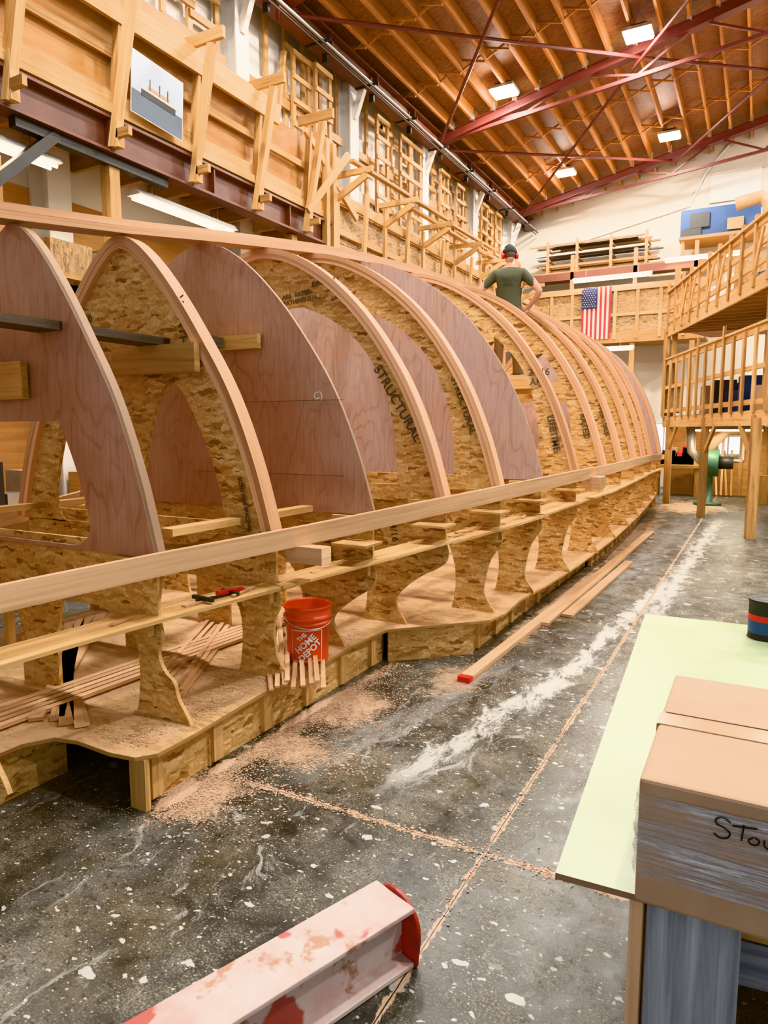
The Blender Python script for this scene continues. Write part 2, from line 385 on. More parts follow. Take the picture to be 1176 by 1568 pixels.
CE=osb_mat('roof_sheathing',[(0,(.17,.07,.02)),(.4,(.26,.11,.034)),(1,(.35,.16,.055))])
for xa,xb in ((WX-.3,RIDGE),(RIDGE,RX+.3)):
    za,zb=roofz(max(xa,WX))-(.06 if xa<WX else 0),roofz(xb)
    rings=[[(xa,y,za),(xb,y,zb),(xb,y,zb+.1),(xa,y,za+.1)] for y in (-6,DY+.3)]
    bb=len(b.v)
    for r in rings: b.v+=[Vector(p) for p in r]
    for f in ([0,1,5,4],[3,2,6,7],[0,3,7,4],[1,2,6,5],[0,1,2,3],[4,5,6,7]):
        pts=[b.v[bb+i] for i in f]; b.face([bb+i for i in f],[(p.x,p.y) for p in pts],CE)
b.build('ceiling')
b=MB(); x=WX+.35
while x<RX-.2:
    for y0,y1 in ((-5.9,3.4),(3.4,9.6),(9.6,15.7),(15.7,21.9),(21.9,DY)):
        b.beam((x,y0+.06,roofz(x)-.14),(x,y1-.06,roofz(x)-.14),.05,.26,PURL)
        if y1-y0>5:
            for fr in (.33,.67):
                ym=y0+(y1-y0)*fr
                b.beam((x,ym,roofz(x)-.06),(x+.5,ym,roofz(x)-.2),.03,.04,PURL); b.beam((x,ym+.05,roofz(x)-.24),(x+.5,ym+.05,roofz(x)+.0),.03,.04,PURL)
        if y1>0: b.box((x,y1-.09,roofz(x)-.2),(.09,.16,.16),GALV)
    x+=.5
b.build('roof_purlins')
for y in (3.4,9.6,15.7,21.9):
    b=MB(); x0=WX+.3
    zt=lambda x: roofz(x)-.36
    for a,c in ((x0,RIDGE),(RIDGE,RX-.2)):
        b.beam((a,y,zt(a)),(c,y,zt(c)),.12,.16,STEELR)
        b.beam((a,y,zt(a)-.10),(c,y,zt(c)-.10),.22,.02,STEELR); b.beam((a,y,zt(a)+.09),(c,y,zt(c)+.09),.22,.02,STEELR)
    zc=roofz(WX)-.25
    zl=lambda x: zc+.10*(min(x,2*RIDGE-x)-x0)
    b.beam((x0,y,zl(x0)-.05),(RIDGE,y,zl(RIDGE)),.07,.07,STEELR); b.beam((RIDGE,y,zl(RIDGE)),(RX-.2,y,zl(RX)-.05),.07,.07,STEELR)
    x=x0; up=True
    while x<RX-2:
        xn=x+1.15
        b.beam((x,y,zl(x) if up else zt(x)),(xn,y,zt(xn) if up else zl(xn)),.045,.045,STEELR); up=not up; x=xn
    b.build('roof_truss')
b=MB()
for ya,yb in ((3.4,9.6),(9.6,15.7),(15.7,21.9)):
    for xa,xb in ((WX+.4,-2.6),(-2.6,2.2)):
        b.tube([(xa,ya,roofz(xa)-.5),(xb,yb,roofz(xb)-.5)],.035,STEELR,6); b.tube([(xb,ya,roofz(xb)-.6),(xa,yb,roofz(xa)-.6)],.035,STEELR,6)
b.build('roof_bracing_rods')
b=MB(); XR=-7.05
b.box((XR,9,8.62),(.30,29,.03),STEELB); b.box((XR,9,8.28),(.30,29,.03),STEELB); b.box((XR,9,8.45),(.03,29,.32),STEELB)
b.box((XR,9,8.67),(.07,29,.07),DARK)
y=-4
while y<DY-.5:
    b.box((XR+.10,y,8.45),(.12,.015,.31),STEELB); b.box((XR+.02,y,8.19),(.1,.06,.14),DARK); y+=1.65
b.tube([(XR+.3,-5,8.2),(XR+.3,DY-.3,8.2)],.03,GALV,8); b.tube([(XR+.38,-5,8.1),(XR+.38,DY-.3,8.1)],.022,DARK,8); b.tube([(XR+.33,-5,8.05),(XR+.33,DY-.3,8.05)],.015,DARK,8)
for i in range(17): b.box((XR+.2,-4.5+i*1.65,8.18),(.5,.03,.04),DARK)
b.build('crane_runway_beam')
for y in (-1.1,2.2,5.5,8.8,12.1,15.35,18.6,21.9):
    b=MB(); b.box((WX+.03,y,4.2),(.04,.34,8.4),COLW); b.box((WX+.16,y,4.2),(.26,.05,8.4),COLW); b.box((WX+.30,y,4.2),(.03,.30,8.4),COLW)
    b.beam((WX+.3,y,7.7),(WX+.5,y,8.2),.1,.12,COLW); b.build('steel_column')
b=MB()
for bay in range(-2,7):
    y0=5.5+bay*3.3+.3; y1=y0+2.65
    n=5
    yy=[y0+i*(y1-y0)/n for i in range(n+1)]
    for y in yy: 
        if y>21.2: continue
        if R()<.85: b.beam((WX+.10,y,5.1),(WX+.10,y+U(-.03,.03),8.55),.09,.05,random.choice([PINE,PINEO]),(1,0,0))
    for k in range(n):
        z=U(5.3,5.8); step=random.choice([.42,.55,.8,1.2])
        if yy[k+1]>21.2: continue
        if R()<.3: continue
        while z<8.4:
            b.beam((WX+.14,yy[k]-.05,z),(WX+.14,yy[k+1]+.05,z+U(-.02,.02)),.05,.10,random.choice([PINE,PINEO,PINEO])); z+=step
        if R()<.5:
            xx=WX+U(.22,.34); ya,yb=yy[k]+.04,yy[k+1]-.04
            for yq in (ya,yb): b.beam((xx,yq,5.15),(xx,yq,8.1),.05,.09,PINEO,(0,1,0))
            z=5.4
            while z<8.1: b.beam((xx+.04,ya-.04,z),(xx+.04,yb+.04,z),.03,.08,PINE); z+=.38
    if bay%2 and y0<19: b.beam((WX+.25,y0+.3,5.2),(WX+.2,y0+.9,8.0),.05,.09,PINE,(1,0,0))
    for z in (5.35,7.2): b.beam((WX+.18,y0-.1,z),(WX+.18,min(y1+.1,21.2),z),.04,.14,PINEO)
b.build('wall_stud_framing')
b=MB()
for i in range(12):
    y=U(6,20.5); z=U(5.6,7.4); b.box((WX+.05,y,z),(.02,U(.5,1.2),U(.5,1.2)),random.choice([COLW,OSBD,PLYO,COLW,WHITE]))
b.build('wall_panels')

# ------------------------------------------------------------------ storage balcony (left)
BX=-6.3
bal=empty('storage_balcony')
b=MB()
for z,w,h in ((4.69,.22,.03),(5.03,.22,.03)): b.box((BX,4.1,z),(w,11.4,h),STEELB)
b.box((BX,4.1,4.86),(.03,11.4,.34),STEELB)
for y in (-1,.6,2.2,3.8,5.4,7.0,8.6): b.box((BX+.05,y,4.86),(.09,.02,.32),STEELB)
b.build('edge_beam',bal)
b=MB()
b.box((-6.9,4.1,5.08),(1.18,11.4,.05),PLYO); b.box((-6.9,15.4,4.72),(1.18,11.4,.05),PLYO)
y=-1.4
while y<21: 
    b.box((-6.9,y,4.6 if y>9.8 else 4.94),(1.15,.05,.2),PINEO); y+=.61
b.build('deck',bal)
b=MB()
b.box((BX+.02,4.1,5.14),(.12,11.4,.10),PINE)
b.box((BX-.05,4.1,5.68),(.02,11.4,1.0),PLYO)
b.box((BX+.03,4.1,5.27),(.04,11.4,.13),PINE); b.box((BX+.13,3.6,6.13),(.05,9.4,.26),PINE); b.box((BX+.02,4.1,5.72),(.04,11.4,.09),PINEO)
b.box((BX-.05,3.6,6.30),(.30,9.4,.04),PINE)
for i in range(8):
    y=.70+i*1.18
    b.beam((BX+.12,y,4.72),(BX+.36,y+.12,6.28),.09,.09,PINE,(0,1,0))
    b.beam((BX+.05,y+.08,5.1),(BX+.10,y+.15,6.2),.09,.05,PINEO,(0,1,0))
    b.box((BX+.18,y+.02,4.93),(.05,.09,.42),PINE)
    b.box((BX+.25,y+.1,6.36),(.62,.05,.13),PINE)
    b.box((BX+.22,y+.0,4.85),(.30,.05,.09),PINEO)
b.build('rail_framing',bal)
b=MB()
b.box((BX,15.4,4.66),(.09,11.4,.28),PINEO); b.box((BX-.02,15.4,5.15),(.02,11.4,.6),OSBD)
b.box((BX+.05,15.4,5.52),(.06,11.4,.16),PINE); b.box((BX+.04,15.4,5.0),(.04,11.4,.10),PINE)
y=9.9; k=0
while y<21:
    b.beam((BX+.08,y,4.4),(BX+.08+(.1 if k%2 else 0),y,5.75+(.35 if k%3==0 else 0)),.09,.05,PINE,(1,0,0))
    if k%2==0: b.beam((BX+.05,y,5.45),(BX+.65,y,5.75),.05,.10,PINE); b.box((BX+.35,y,5.82),(.8,.05,.09),PINE)
    y+=.82; k+=1
for i in range(9): 
    y=U(11.5,19.2); L=U(2,4); xq=BX+U(.1,.55); zq=5.9+U(0,.15); b.beam((xq,y-L/2,zq),(xq,y+L/2,zq+U(0,.1)),.09,.045,random.choice([PINE,PINEO,FIRB]))
for i in range(14):
    y=U(10,20.5); b.box((-6.75,y,4.95+U(0,.4)),(.5,U(.3,.7),U(.4,.9)),random.choice([CARD,PLYO,PINEO,BLUE,OSBD,WHITE]))
for i in range(10):
    y=U(.5,9); b.box((-6.8,y,5.5+U(0,.6)),(.5,U(.4,1.0),U(.6,1.2)),random.choice([CARD,PLYO,PINEO,OSBD]))
for y in (-1.2,2.2,5.5,8.8,12.1,15.4,18.6,20.9): b.box((BX-.05,y,2.33 if y<9.5 else 2.2),(.14,.14,4.64 if y<9.5 else 4.4),PINEO)
for y in (9.55,9.75): b.box((BX+.1,y,5.3),(.09,.09,1.9),PINE)
b.beam((BX+.1,9.0,6.2),(BX+.1,10.5,5.3),.05,.1,PINE); b.beam((BX+.2,8.9,5.0),(BX+.3,9.9,6.1),.05,.1,PINE)
b.build('rail_far_section',bal)
b=MB()
for y in (4.6,): b.beam((BX,y-.9,3.6),(BX,y+.2,4.65),.1,.12,DARK,(1,0,0)); b.box((BX,5.3,4.62),(.1,1.9,.1),DARK)
b.build('steel_struts',bal)
pic=empty('framed_ship_photograph')
b=MB()
pc=Vector((BX+.16,6.03,5.47)); M=Matrix.Rotation(math.radians(-4),3,'X')
SKYP=flat('photo_sky',(.33,.38,.46),.4,0,.05); SEAP=flat('photo_sea',(.05,.08,.12),.4)
def pq(y0,y1,z0,z1,mat,dx=0):
    P=[pc+M@Vector((dx,y,z)) for y,z in ((y0,z0),(y1,z0),(y1,z1),(y0,z1))]
    Q=[p-Vector((.006,0,0)) for p in P]; b.strip([Q,P],mat)
pq(-.38,.38,-.33,.33,WLBL,0); pq(-.37,.37,-.08,.32,SKYP,.003); pq(-.37,.37,-.32,-.08,SEAP,.003)
pq(-.24,.26,-.10,-.03,BLK,.006); pq(-.27,.30,-.03,-.01,WLBL,.006); pq(-.14,.16,-.01,.035,TAN,.006)
for y in (-.12,.02,.14): pq(y-.005,y+.005,.0,.12,BLK,.006)
b.build('print',pic)
MB().box((-6.9,3.3,4.0),(.5,1.2,.9),BLUE).box((-6.7,4.1,3.95),(.4,.5,.8),PLYO).box((-6.9,3.6,3.53),(.9,2.2,.05),PINEO).beam((-7.4,3.0,3.0),(-6.5,3.0,3.5),.05,.09,PINEO).beam((-7.4,4.3,3.0),(-6.5,4.3,3.5),.05,.09,PINEO).build('wall_shelf_with_tarps')
b=MB()
for i in range(12):
    y=U(4.6,10); b.box((-7.3,y,U(3.0,4.2)),(.3,U(.3,.9),U(.2,.7)),random.choice([CARD,DARK,PINEO,OSBD,COLW,DARK]))
for z in (3.0,3.7): b.box((-7.25,7.3,z-.2),(.45,5.8,.05),PINEO)
b.build('wall_storage_shelves')

def fluo(x,y,z,L=1.6,ax='Y',power=30):
    e=empty('fluorescent_light'); b=MB()
    if ax=='Y':
        b.plate([[(x-.11,z+.03),(x+.11,z+.03),(x+.05,z+.10),(x-.05,z+.10)]],'XZ',y,L,COLW)
        for dx in (-.05,.05): b.tube([(x+dx,y-L/2+.03,z),(x+dx,y+L/2-.03,z)],.018,TUBE,8)
        b.tube([(x,y-L/3,z+.08),(x,y-L/3,z+.35)],.006,GALV,6); b.tube([(x,y+L/3,z+.08),(x,y+L/3,z+.35)],.006,GALV,6)
    else:
        b.plate([[(y-.11,z+.03),(y+.11,z+.03),(y+.05,z+.10),(y-.05,z+.10)]],'YZ',x,L,COLW)
        for dy in (-.05,.05): b.tube([(x-L/2+.03,y+dy,z),(x+L/2-.03,y+dy,z)],.018,TUBE,8)
        b.tube([(x-L/3,y,z+.08),(x-L/3,y,z+.35)],.006,GALV,6); b.tube([(x+L/3,y,z+.08),(x+L/3,y,z+.35)],.006,GALV,6)
    b.build('fixture',e)
    l=bpy.data.lights.new('tube_light','AREA'); l.shape='RECTANGLE'; l.size=.2 if ax=='Y' else L; l.size_y=L if ax=='Y' else .2; l.energy=power; l.color=(1,.88,.66)
    lo=bpy.data.objects.new('tube_light',l); bpy.context.scene.collection.objects.link(lo); lo.location=(x,y,z-.03); lo.parent=e
for y in (1.3,4.1,6.8,9.5,12.2,15,18): fluo(-6.5 if y<9.8 else -6.75,y,4.38 if y>9.8 else 4.42,1.7,'Y',12)
for x in (-5.2,-2.5,1.2,5.5):
    for y in (3.6,9.4,15.0,20.3):
        e=empty('high_bay_light'); z=min(9.35,roofz(x)-.35) ; b=MB()
        b.box((x,y,z+.07),(.54,.48,.06),GALV); b.box((x,y,z+.14),(.34,.22,.10),DARK); b.box((x,y,z+.02),(.50,.44,.04),LAMP)
        for dx,dy in ((-.2,-.2),(.2,.2),(-.2,.2),(.2,-.2)): b.tube([(x+dx,y+dy,z+.08),(x,y,roofz(x)-.02)],.006,GALV,5)
        b.build('lamp_head',e,bevel=.02)
        l=bpy.data.lights.new('lamp_light','AREA'); l.shape='SQUARE'; l.size=.42; l.energy=310; l.color=(1,.95,.87)
        lo=bpy.data.objects.new('lamp_light',l); bpy.context.scene.collection.objects.link(lo); lo.location=(x,y,z-.02); lo.parent=e
        l=bpy.data.lights.new('lamp_glow','POINT'); l.shadow_soft_size=.2; l.energy=55; l.color=(1,.93,.82)
        lo=bpy.data.objects.new('lamp_glow',l); bpy.context.scene.collection.objects.link(lo); lo.location=(x,y,z-.25); lo.parent=e

# ------------------------------------------------------------------ boat
CX=-3.6
T=[(1.6,.80,1.07,2.74,0),(2.45,.99,1.115,2.86,0),(3.2,1.17,1.14,2.97,.1),(3.9,1.43,1.20,3.09,.45),(4.6,1.65,1.25,3.20,.8),(5.25,1.84,1.29,3.30,1),
(6.05,1.94,1.31,3.40,1),(7.2,1.99,1.32,3.51,1),(8.5,2.02,1.31,3.60,1),(9.8,2.0,1.31,3.66,1),(11.2,1.96,1.30,3.71,1),(12.6,1.91,1.29,3.76,1),
(14.0,1.84,1.26,3.78,1),(15.4,1.76,1.22,3.78,1),(16.8,1.66,1.18,3.74,1),(18.0,1.55,1.13,3.68,1)]
VS=[0,.1,.217,.375,.5,.64,.75,.855,.93,.98,1]
UN=[1,.955,.9,.80,.70,.55,.43,.30,.19,.09,0]
UF=[1,.97,.93,.86,.785,.68,.57,.43,.29,.15,0]
def section(y,inset=0,n=0):
    W,zb,zt,fu=[interp(T,y,k) for k in (1,2,3,4)]
    H=zt-zb
    right=[((UN[i]*(1-fu)+UF[i]*fu)*W,zb+VS[i]*H) for i in range(len(VS))]
    left=[(-p[0],p[1]) for p in reversed(right[:-1])]
    pts=chaikin(right[:-1]+[(0.0,zt)]+left,2)
    pts=[(CX+p[0],p[1]) for p in pts]
    if inset:
        out=[]
        for i,p in enumerate(pts):
            a=pts[max(0,i-1)];c=pts[min(len(pts)-1,i+1)]
            dx,dz=c[0]-a[0],c[1]-a[1]; L=math.hypot(dx,dz); nx,nz=dz/L,-dx/L
            out.append((p[0]-nx*inset,p[1]-nz*inset))
        pts=out
    return pts
def X0(y): return CX+interp(T,y,1)
def ZB(y): return interp(T,y,2)
FX={1.6:-2.62,2.45:-2.44,3.2:-2.38,3.9:-2.42,4.6:-2.3}
boat=empty('wooden_boat_hull_upside_down')
kinds=['osb','ply1','osbcol','ply','ring','ring','ply','ring','ring','ring','ring','ring','ring','ply','ring','ply']
for (row,kind) in zip(T,kinds):
    y=row[0]; zb=row[2]; W=row[1]; zt=row[3]; H=zt-zb; fu=row[4]
    b=MB()
    isply=kind in('ply','ply1')
    ins=.0 if isply else .075
    outer=section(y,ins)
    mat=PINK if y<5 else PINK2
    if not isply: mat=OSB
    holes=[]
    if kind=='ply1':
        hole=[(CX+.40,zb+.02)]+chaikin([(CX+.44,zb+.03),(CX+.53,zb+.10),(CX+.50,1.36),(CX+.41,1.60),(CX+.31,1.80)],2)+[(CX-.31,1.80)]
        hole+=[(2*CX-p[0],p[1]) for p in reversed(hole[:-1])][1:] 
        holes.append(hole)
    elif kind=='osb':
        for s in (1,-1):
            hl=chaikin([(.15,zb+.15),(.15,zb+.70),(.27,zb+.85),(W*.56,zb+.55),(W*.72,zb+.12),(.32,zb+.02)],2,True)
            holes.append([(CX+s*p[0],p[1]) for p in hl])
    elif kind=='osbcol':
        hl=chaikin([(.12,1.20),(.11,1.50),(.20,1.82),(.31,2.04),(.44,2.05),(.63,1.72),(.77,1.36),(.76,1.12),(.50,1.03),(.16,1.03)],2,True)
        holes.append([(CX+p[0],p[1]) for p in hl])
        hl=chaikin([(-.26,1.15),(-.26,1.80),(-.26,2.28),(-.38,2.34),(-.52,2.10),(-.66,1.70),(-.78,1.34),(-.76,1.14),(-.54,1.06)],2,True)
        holes.append([(CX+p[0],p[1]) for p in hl])
    elif kind=='ring':
        rw=.42; w2=W-rw
        k=[(u*w2,zb+.10+v*(H-.55)) for u,v in zip([1,1,.97,.9,.78,.6,.38,.14],[0,.15,.35,.55,.72,.86,.96,1.0])]
        hole=chaikin(k,2); hole=hole+[(-p[0],p[1]) for p in reversed(hole)]
        holes.append([(CX+p[0],p[1]) for p in hole])
    b.plate([outer]+holes,'XZ',y,.024,mat,EDGE if isply else OSB)
    if not isply:
        so=section(y,0); si=section(y,.040); sj=section(y,.078)
        for a_,c_,dy in ((so,si,.052),(si,sj,.047)):
            rings=[[(i[0],y-dy,i[1]),(o_[0],y-dy,o_[1]),(o_[0],y+dy,o_[1]),(i[0],y+dy,i[1])] for o_,i in zip(a_,c_)]
            b.strip(rings,FIR)
    elif kind=='ply1':
        so=section(y,0); si=section(y,.035)
        b.strip([[(i[0],y-.01,i[1]),(o_[0],y-.01,o_[1]),(o_[0],y+.06,o_[1]),(i[0],y+.06,i[1])] for o_,i in zip(so,si)],EDGE)
    fx=FX.get(y,X0(y)-.06); x0=X0(y)-.03
    outc=chaikin([(x0,zb-.32),(x0+.03,zb-.42),(x0-.02,zb-.50),((x0+fx)/2-.07,zb-.60),(fx-.10,.48),(fx-.09,.40),(fx-.02,.31),(fx,.27)],2)
    inc=[(fx-.38,.27)]+chaikin([(fx-.36,.34),(fx-.34,.50),(fx-.36,.68),(fx-.46,zb-.36),(fx-.62,zb-.30)],2)
    if fx-.62>CX+.3: inc+=[(CX+.22,zb-.30),(CX+.16,.6),(CX+.16,.27)]
    else: inc=[(fx-.32,.27)]+chaikin([(fx-.30,.34),(fx-.29,.50),(fx-.30,.68),(fx-.36,zb-.36),(fx-.5,zb-.30)],2)+[(CX+.16,zb-.3),(CX+.12,.27)]
    rt=[(x0,zb+.06)]+outc+inc
    lp=rt+[(2*CX-p[0],p[1]) for p in reversed(rt)]
    b.plate([lp],'XZ',y+.024,.022,OSB)
    b.box((x0-.12,y-.045,zb-.05),(.3,.04,.09),PINE); b.box((x0-.14,y-.035,zb-.36),(.28,.04,.07),PINE)
    b.build('frame_%d'%(T.index(row)+1),boat)
ys=[1.0+i*.3 for i in range(int((18.4-1.0)/.3))]
b=MB()
for k,(w,h,dz) in enumerate(((.17,.040,.020),(.15,.040,.064))):
    b.sweep([(CX,y,interp(T,y,3)+dz) for y in ys],w,h,FIR)
b.build('keel',boat)
b=MB()
def curve(fn,y0,y1,st=.25):
    n=int((y1-y0)/st); return [fn(y0+(y1-y0)*i/n) for i in range(n+1)]
sm=lambda f,y:(f(y-.5)+2*f(y)+f(y+.5))/4
b.sweep(curve(lambda y:(sm(X0,y)+.035,y,sm(ZB,y)-.02),1.0,18.1),.035,.115,FIRB); 
b.sweep(curve(lambda y:(2*CX-sm(X0,y)-.035,y,sm(ZB,y)-.02),1.0,18.1),.035,.115,FIRB)
b.build('ribband',boat)
b=MB()
for ya,yb,dz,dx in ((1.0,3.3,-.31,-.02),(3.2,4.7,-.30,.0),(4.6,6.1,-.31,0),(6.0,8.6,-.3,0),(8.5,12.6,-.31,0),(12.5,18.1,-.3,0)):
    b.sweep(curve(lambda y:(sm(X0,y)-.07+dx,y,sm(ZB,y)+dz),ya,yb),.24,.018,PINE)
    b.sweep(curve(lambda y:(2*CX-sm(X0,y)+.07,y,sm(ZB,y)+dz),ya,yb),.24,.018,PINE)
for y in (3.85,4.55,5.2,6.0,7.15): b.box((X0(y)-.06,y-.06,ZB(y)-.17),(.26,.22,.015),PINE)
b.box((X0(3.3)+.1,3.3,ZB(3.3)-.12),(.26,.10,.1),FIRB); b.box((X0(8.0)+.05,7.6,ZB(8)-.12),(.2,.25,.13),FIRB)
b.build('shelf_strips',boat)
b=MB()
b.box((-3.29,3.12,2.18),(.70,.045,.17),PINE); b.box((-3.86,2.40,2.02),(.72,.04,.20),PINE)
b.box((-3.25,3.84,2.36),(.40,.04,.10),PINE)
b.box((-3.32,2.35,2.29),(.20,1.8,.045),DARKW); b.box((-3.95,2.5,2.26),(.24,2.2,.04),DARKW); b.box((-3.4,3.55,2.36),(.14,.5,.07),DARKW)
for y in (8.45,9.75,11.15,12.55): b.box((CX,y,2.35),(2.6,.045,.17),PINE)
b.box((CX+.5,9.9,2.38),(.5,3.2,.05),PINE)
for s in (-1,1): b.sweep([(CX+s*.9,y,1.22) for y in (2.6,4.4,7,10)],.09,.04,PINE)
for k in range(5): b.sweep([(CX+.1+.06*k,1.6,.29),(CX+.3+.05*k,4.4,.29)],.04,.02,FIRB)
b.build('staging_planks',boat)
rx=math.pi/2
st=[('STRUCTURAL',CX+1.24,4.57,1.95,-1.0,.105),('Lumber-board',CX+.86,3.17,1.86,-1.22,.075),('WEATHER',CX+.50,3.17,2.36,-1.5,.085),('APA RATED\n24/16',CX-.42,3.17,2.45,0,.05),
('APA  RATED\nSHEATHING 7/16',CX+.35,4.57,2.78,.1,.05),('EXPOSURE 1',CX+.62,4.57,2.88,.1,.045),('osbboard',CX-.08,3.17,1.6,1.5,.09),('24/16\nAPA',CX+1.55,7.17,2.3,0,.1),('LIFETIME',CX+1.72,7.17,1.72,-1.35,.10),('STRUCTURAL',CX+1.5,5.22,1.95,-1.2,.08),
('SIZED FOR SPACING',CX+.95,3.17,1.32,-1.35,.035),('RATED',CX+1.75,8.47,1.8,-1.35,.1),('WEATHER',CX+1.72,9.77,1.9,-1.3,.1),('24/16',CX+1.2,3.85+.74,1.0,-1.4,.08),('LIFETIME',CX+1.05,3.9,1.0,-1.4,.07)]
for i,(t,x,y,z,r,s) in enumerate(st):
    text('stamp_%d'%(i+1),t,(x,y,z),(rx,-r,0),s,STAMP,boat,1,.0015)
text('pencil_mark','C)',(CX+1.0,3.885,1.98),(rx,-.2,0),.07,WLBL,boat)
b=MB()
for z in (1.45,1.95):
    b.box((CX+.55,3.887,z),(1.3,.001,.003),STAMP)
b.build('pencil_lines',boat)
# loose shims and offcuts on the shelf strips
b=MB()
for i in range(16):
    y=U(1.9,6.5); zt_=sm(ZB,y)-.30; a=U(-.6,.6); x=sm(X0,y)-.09+U(-.04,.04)
    L=U(.08,.22); b.beam((x-math.sin(a)*L/2,y-math.cos(a)*L/2,zt_+.004),(x+math.sin(a)*L/2,y+math.cos(a)*L/2,zt_+.010),U(.02,.05),.01,random.choice([FIRB,PINE,FIR]))
b.build('wood_shims')

# ------------------------------------------------------------------ building platform
plat=empty('hull_building_platform')
edge=[(-3.02,1.0),(-3.0,1.93),(-2.93,2.05),(-2.80,2.08),(-2.57,2.07),(-2.42,2.09),(-2.36,2.17),(-2.36,2.4),(-2.40,3.0),(-2.37,3.3),(-2.40,4.0),(-2.37,4.43),(-1.90,4.92),(-1.78,5.05),(-1.74,5.3)]
y=5.8
while y<18.4: edge.append((min(-1.66,X0(y)-.06)-.02,y)); y+=.6
loop=edge+[(2*CX-p[0],p[1]) for p in reversed(edge)]
b=MB(); b.plate([loop],'XY',.26,.02,DECKM,PINE)
b.build('deck',plat)
b=MB()
def skirt(x,ya,yb):
    b.box((x-.06,(ya+yb)/2,.125),(.022,yb-ya,.25),OSB)
    y=ya+.1
    while y<yb: b.box((x-.035,y,.135),(.03,.07,.23),PINE); y+=.42
skirt(-2.40,2.12,4.5); skirt(-1.86,5.0,9.0)
b.box((-2.44,2.13,.125),(.10,.03,.25),PINE)
b.beam((-2.44,2.6,.125),(-3.05,2.6,.125),.022,.25,OSB); b.beam((-3.06,1.0,.125),(-3.06,2.2,.125),.022,.25,OSB)
pts=[(-1.86,9.0),(-1.9,11),(-1.95,13),(-2.05,15),(-2.2,17),(-2.3,18.3)]
for a,c in zip(pts,pts[1:]):
    b.beam((a[0],a[1],.125),(c[0],c[1],.125),.022,.25,OSB)
    for k in range(5): 
        t=k/5; b.box((a[0]+(c[0]-a[0])*t+.03,a[1]+(c[1]-a[1])*t,.13),(.03,.07,.24),PINE)
b.beam((-2.4,4.5,.125),(-1.9,4.98,.125),.022,.25,OSB)
for y in (3.2,4.6,6.05,8.5,11.2,14,16.8): b.box((CX,y,.125),(2.2 if y<5 else 3.2,.04,.25),OSB)
skirt(2*CX+2.5,2.1,17)
b.build('skirt_boards',plat)
b=MB()
b.beam((-1.72,4.40,.02),(-1.62,8.5,.02),.09,.035,FIRB); b.beam((-1.63,6.0,.02),(-1.55,12.5,.02),.12,.03,FIRB); b.beam((-1.50,6.4,.015),(-1.43,9.5,.015),.10,.025,FIRB)
b.beam((-1.722,4.35,.02),(-1.72,4.41,.02),.092,.037,RED)
b.build('floor_battens')
b=MB()
for k in range(9): 
    b.beam((-2.36+.03*k+U(-.03,.03),3.02+.02*k,.285+.014*(k%4)),(-3.3+U(-.1,.1),4.2+.1*k,.285+.014*(k%4)),.028,.012,FIRB)
for k in range(7): b.beam((-2.75-.05*k,2.75+U(-.1,.1),.28+.01*(k%3)),(-3.4-.05*k,3.9,.28+.01*(k%3)),.03,.012,FIRB)
for k in range(5): b.beam((-2.9-.09*k,2.2+U(-.1,.1),.285),(-4.6,3.3+.1*k,.285),.07,.02,FIRB)
b.build('batten_offcuts')
b=MB()
def heap(cx,cy,rx_,ry_,h,z=0):
    n=22; rings=[]
    for k,(s,hh) in enumerate(((1,0.0),(.75,.35),(.45,.8),(.05,1))):
        rings.append([(cx+math.cos(a*2*math.pi/n)*rx_*s*(1+.18*math.sin(3*a)+.12*math.sin(5.3*a+cx)),cy+math.sin(a*2*math.pi/n)*ry_*s*(1+.15*math.cos(4*a)),z+h*hh+.001) for a in range(n)])
    b.strip(rings,DUST,True,False)
for c in ((-2.38,3.4,.04,.3,.015),(-2.37,2.30,.05,.14,.015),(-2.38,2.62,.04,.10,.015)): heap(*c)
def chips(n,fn,z,smin=.002,smax=.005):
    for _ in range(n):
        x,y=fn(); a=U(0,6.28); s=U(smin,smax); t=U(.3,1)*s
        ca,sa=math.cos(a),math.sin(a); q=[(-s,-t),(s,-t),(s,t),(-s,t)]
        i0=len(b.v); tz=U(0,.003)
        for k,(p,r) in enumerate(q): b.v.append(Vector((x+p*ca-r*sa,y+p*sa+r*ca,z+.002+(tz if k<2 else 0))))
        b.face([i0,i0+1,i0+2,i0+3],[(0,0)]*4,DUST)
G=random.gauss
chips(5000,lambda:(-2.36+abs(G(0,.09)),U(2.1,4.5)),0)
for cx,cy,sx_,sy_,n in ((-2.22,2.38,.16,.16,1400),(-2.1,2.95,.22,.14,1300),(-2.12,3.5,.2,.22,1200),(-1.95,4.0,.16,.3,900),(-1.65,4.6,.16,.3,600)): chips(n,lambda:(G(cx,sx_),G(cy,sy_)),0)
chips(1800,lambda:(-1.80+abs(G(0,.12)),U(5,11)),0)
chips(2500,lambda:(U(-2.3,-.6),U(2.1,6)),0,.001,.003)
chips(700,lambda:(G(-.91,.02),U(2.1,8)),0); chips(900,lambda:(U(-2.3,-.4),G(2.56,.02)),0)
chips(6000,lambda:(-2.45-abs(G(0,.35)),U(2.15,4.3)),.27)
b.build('sawdust_piles',fixn=False)

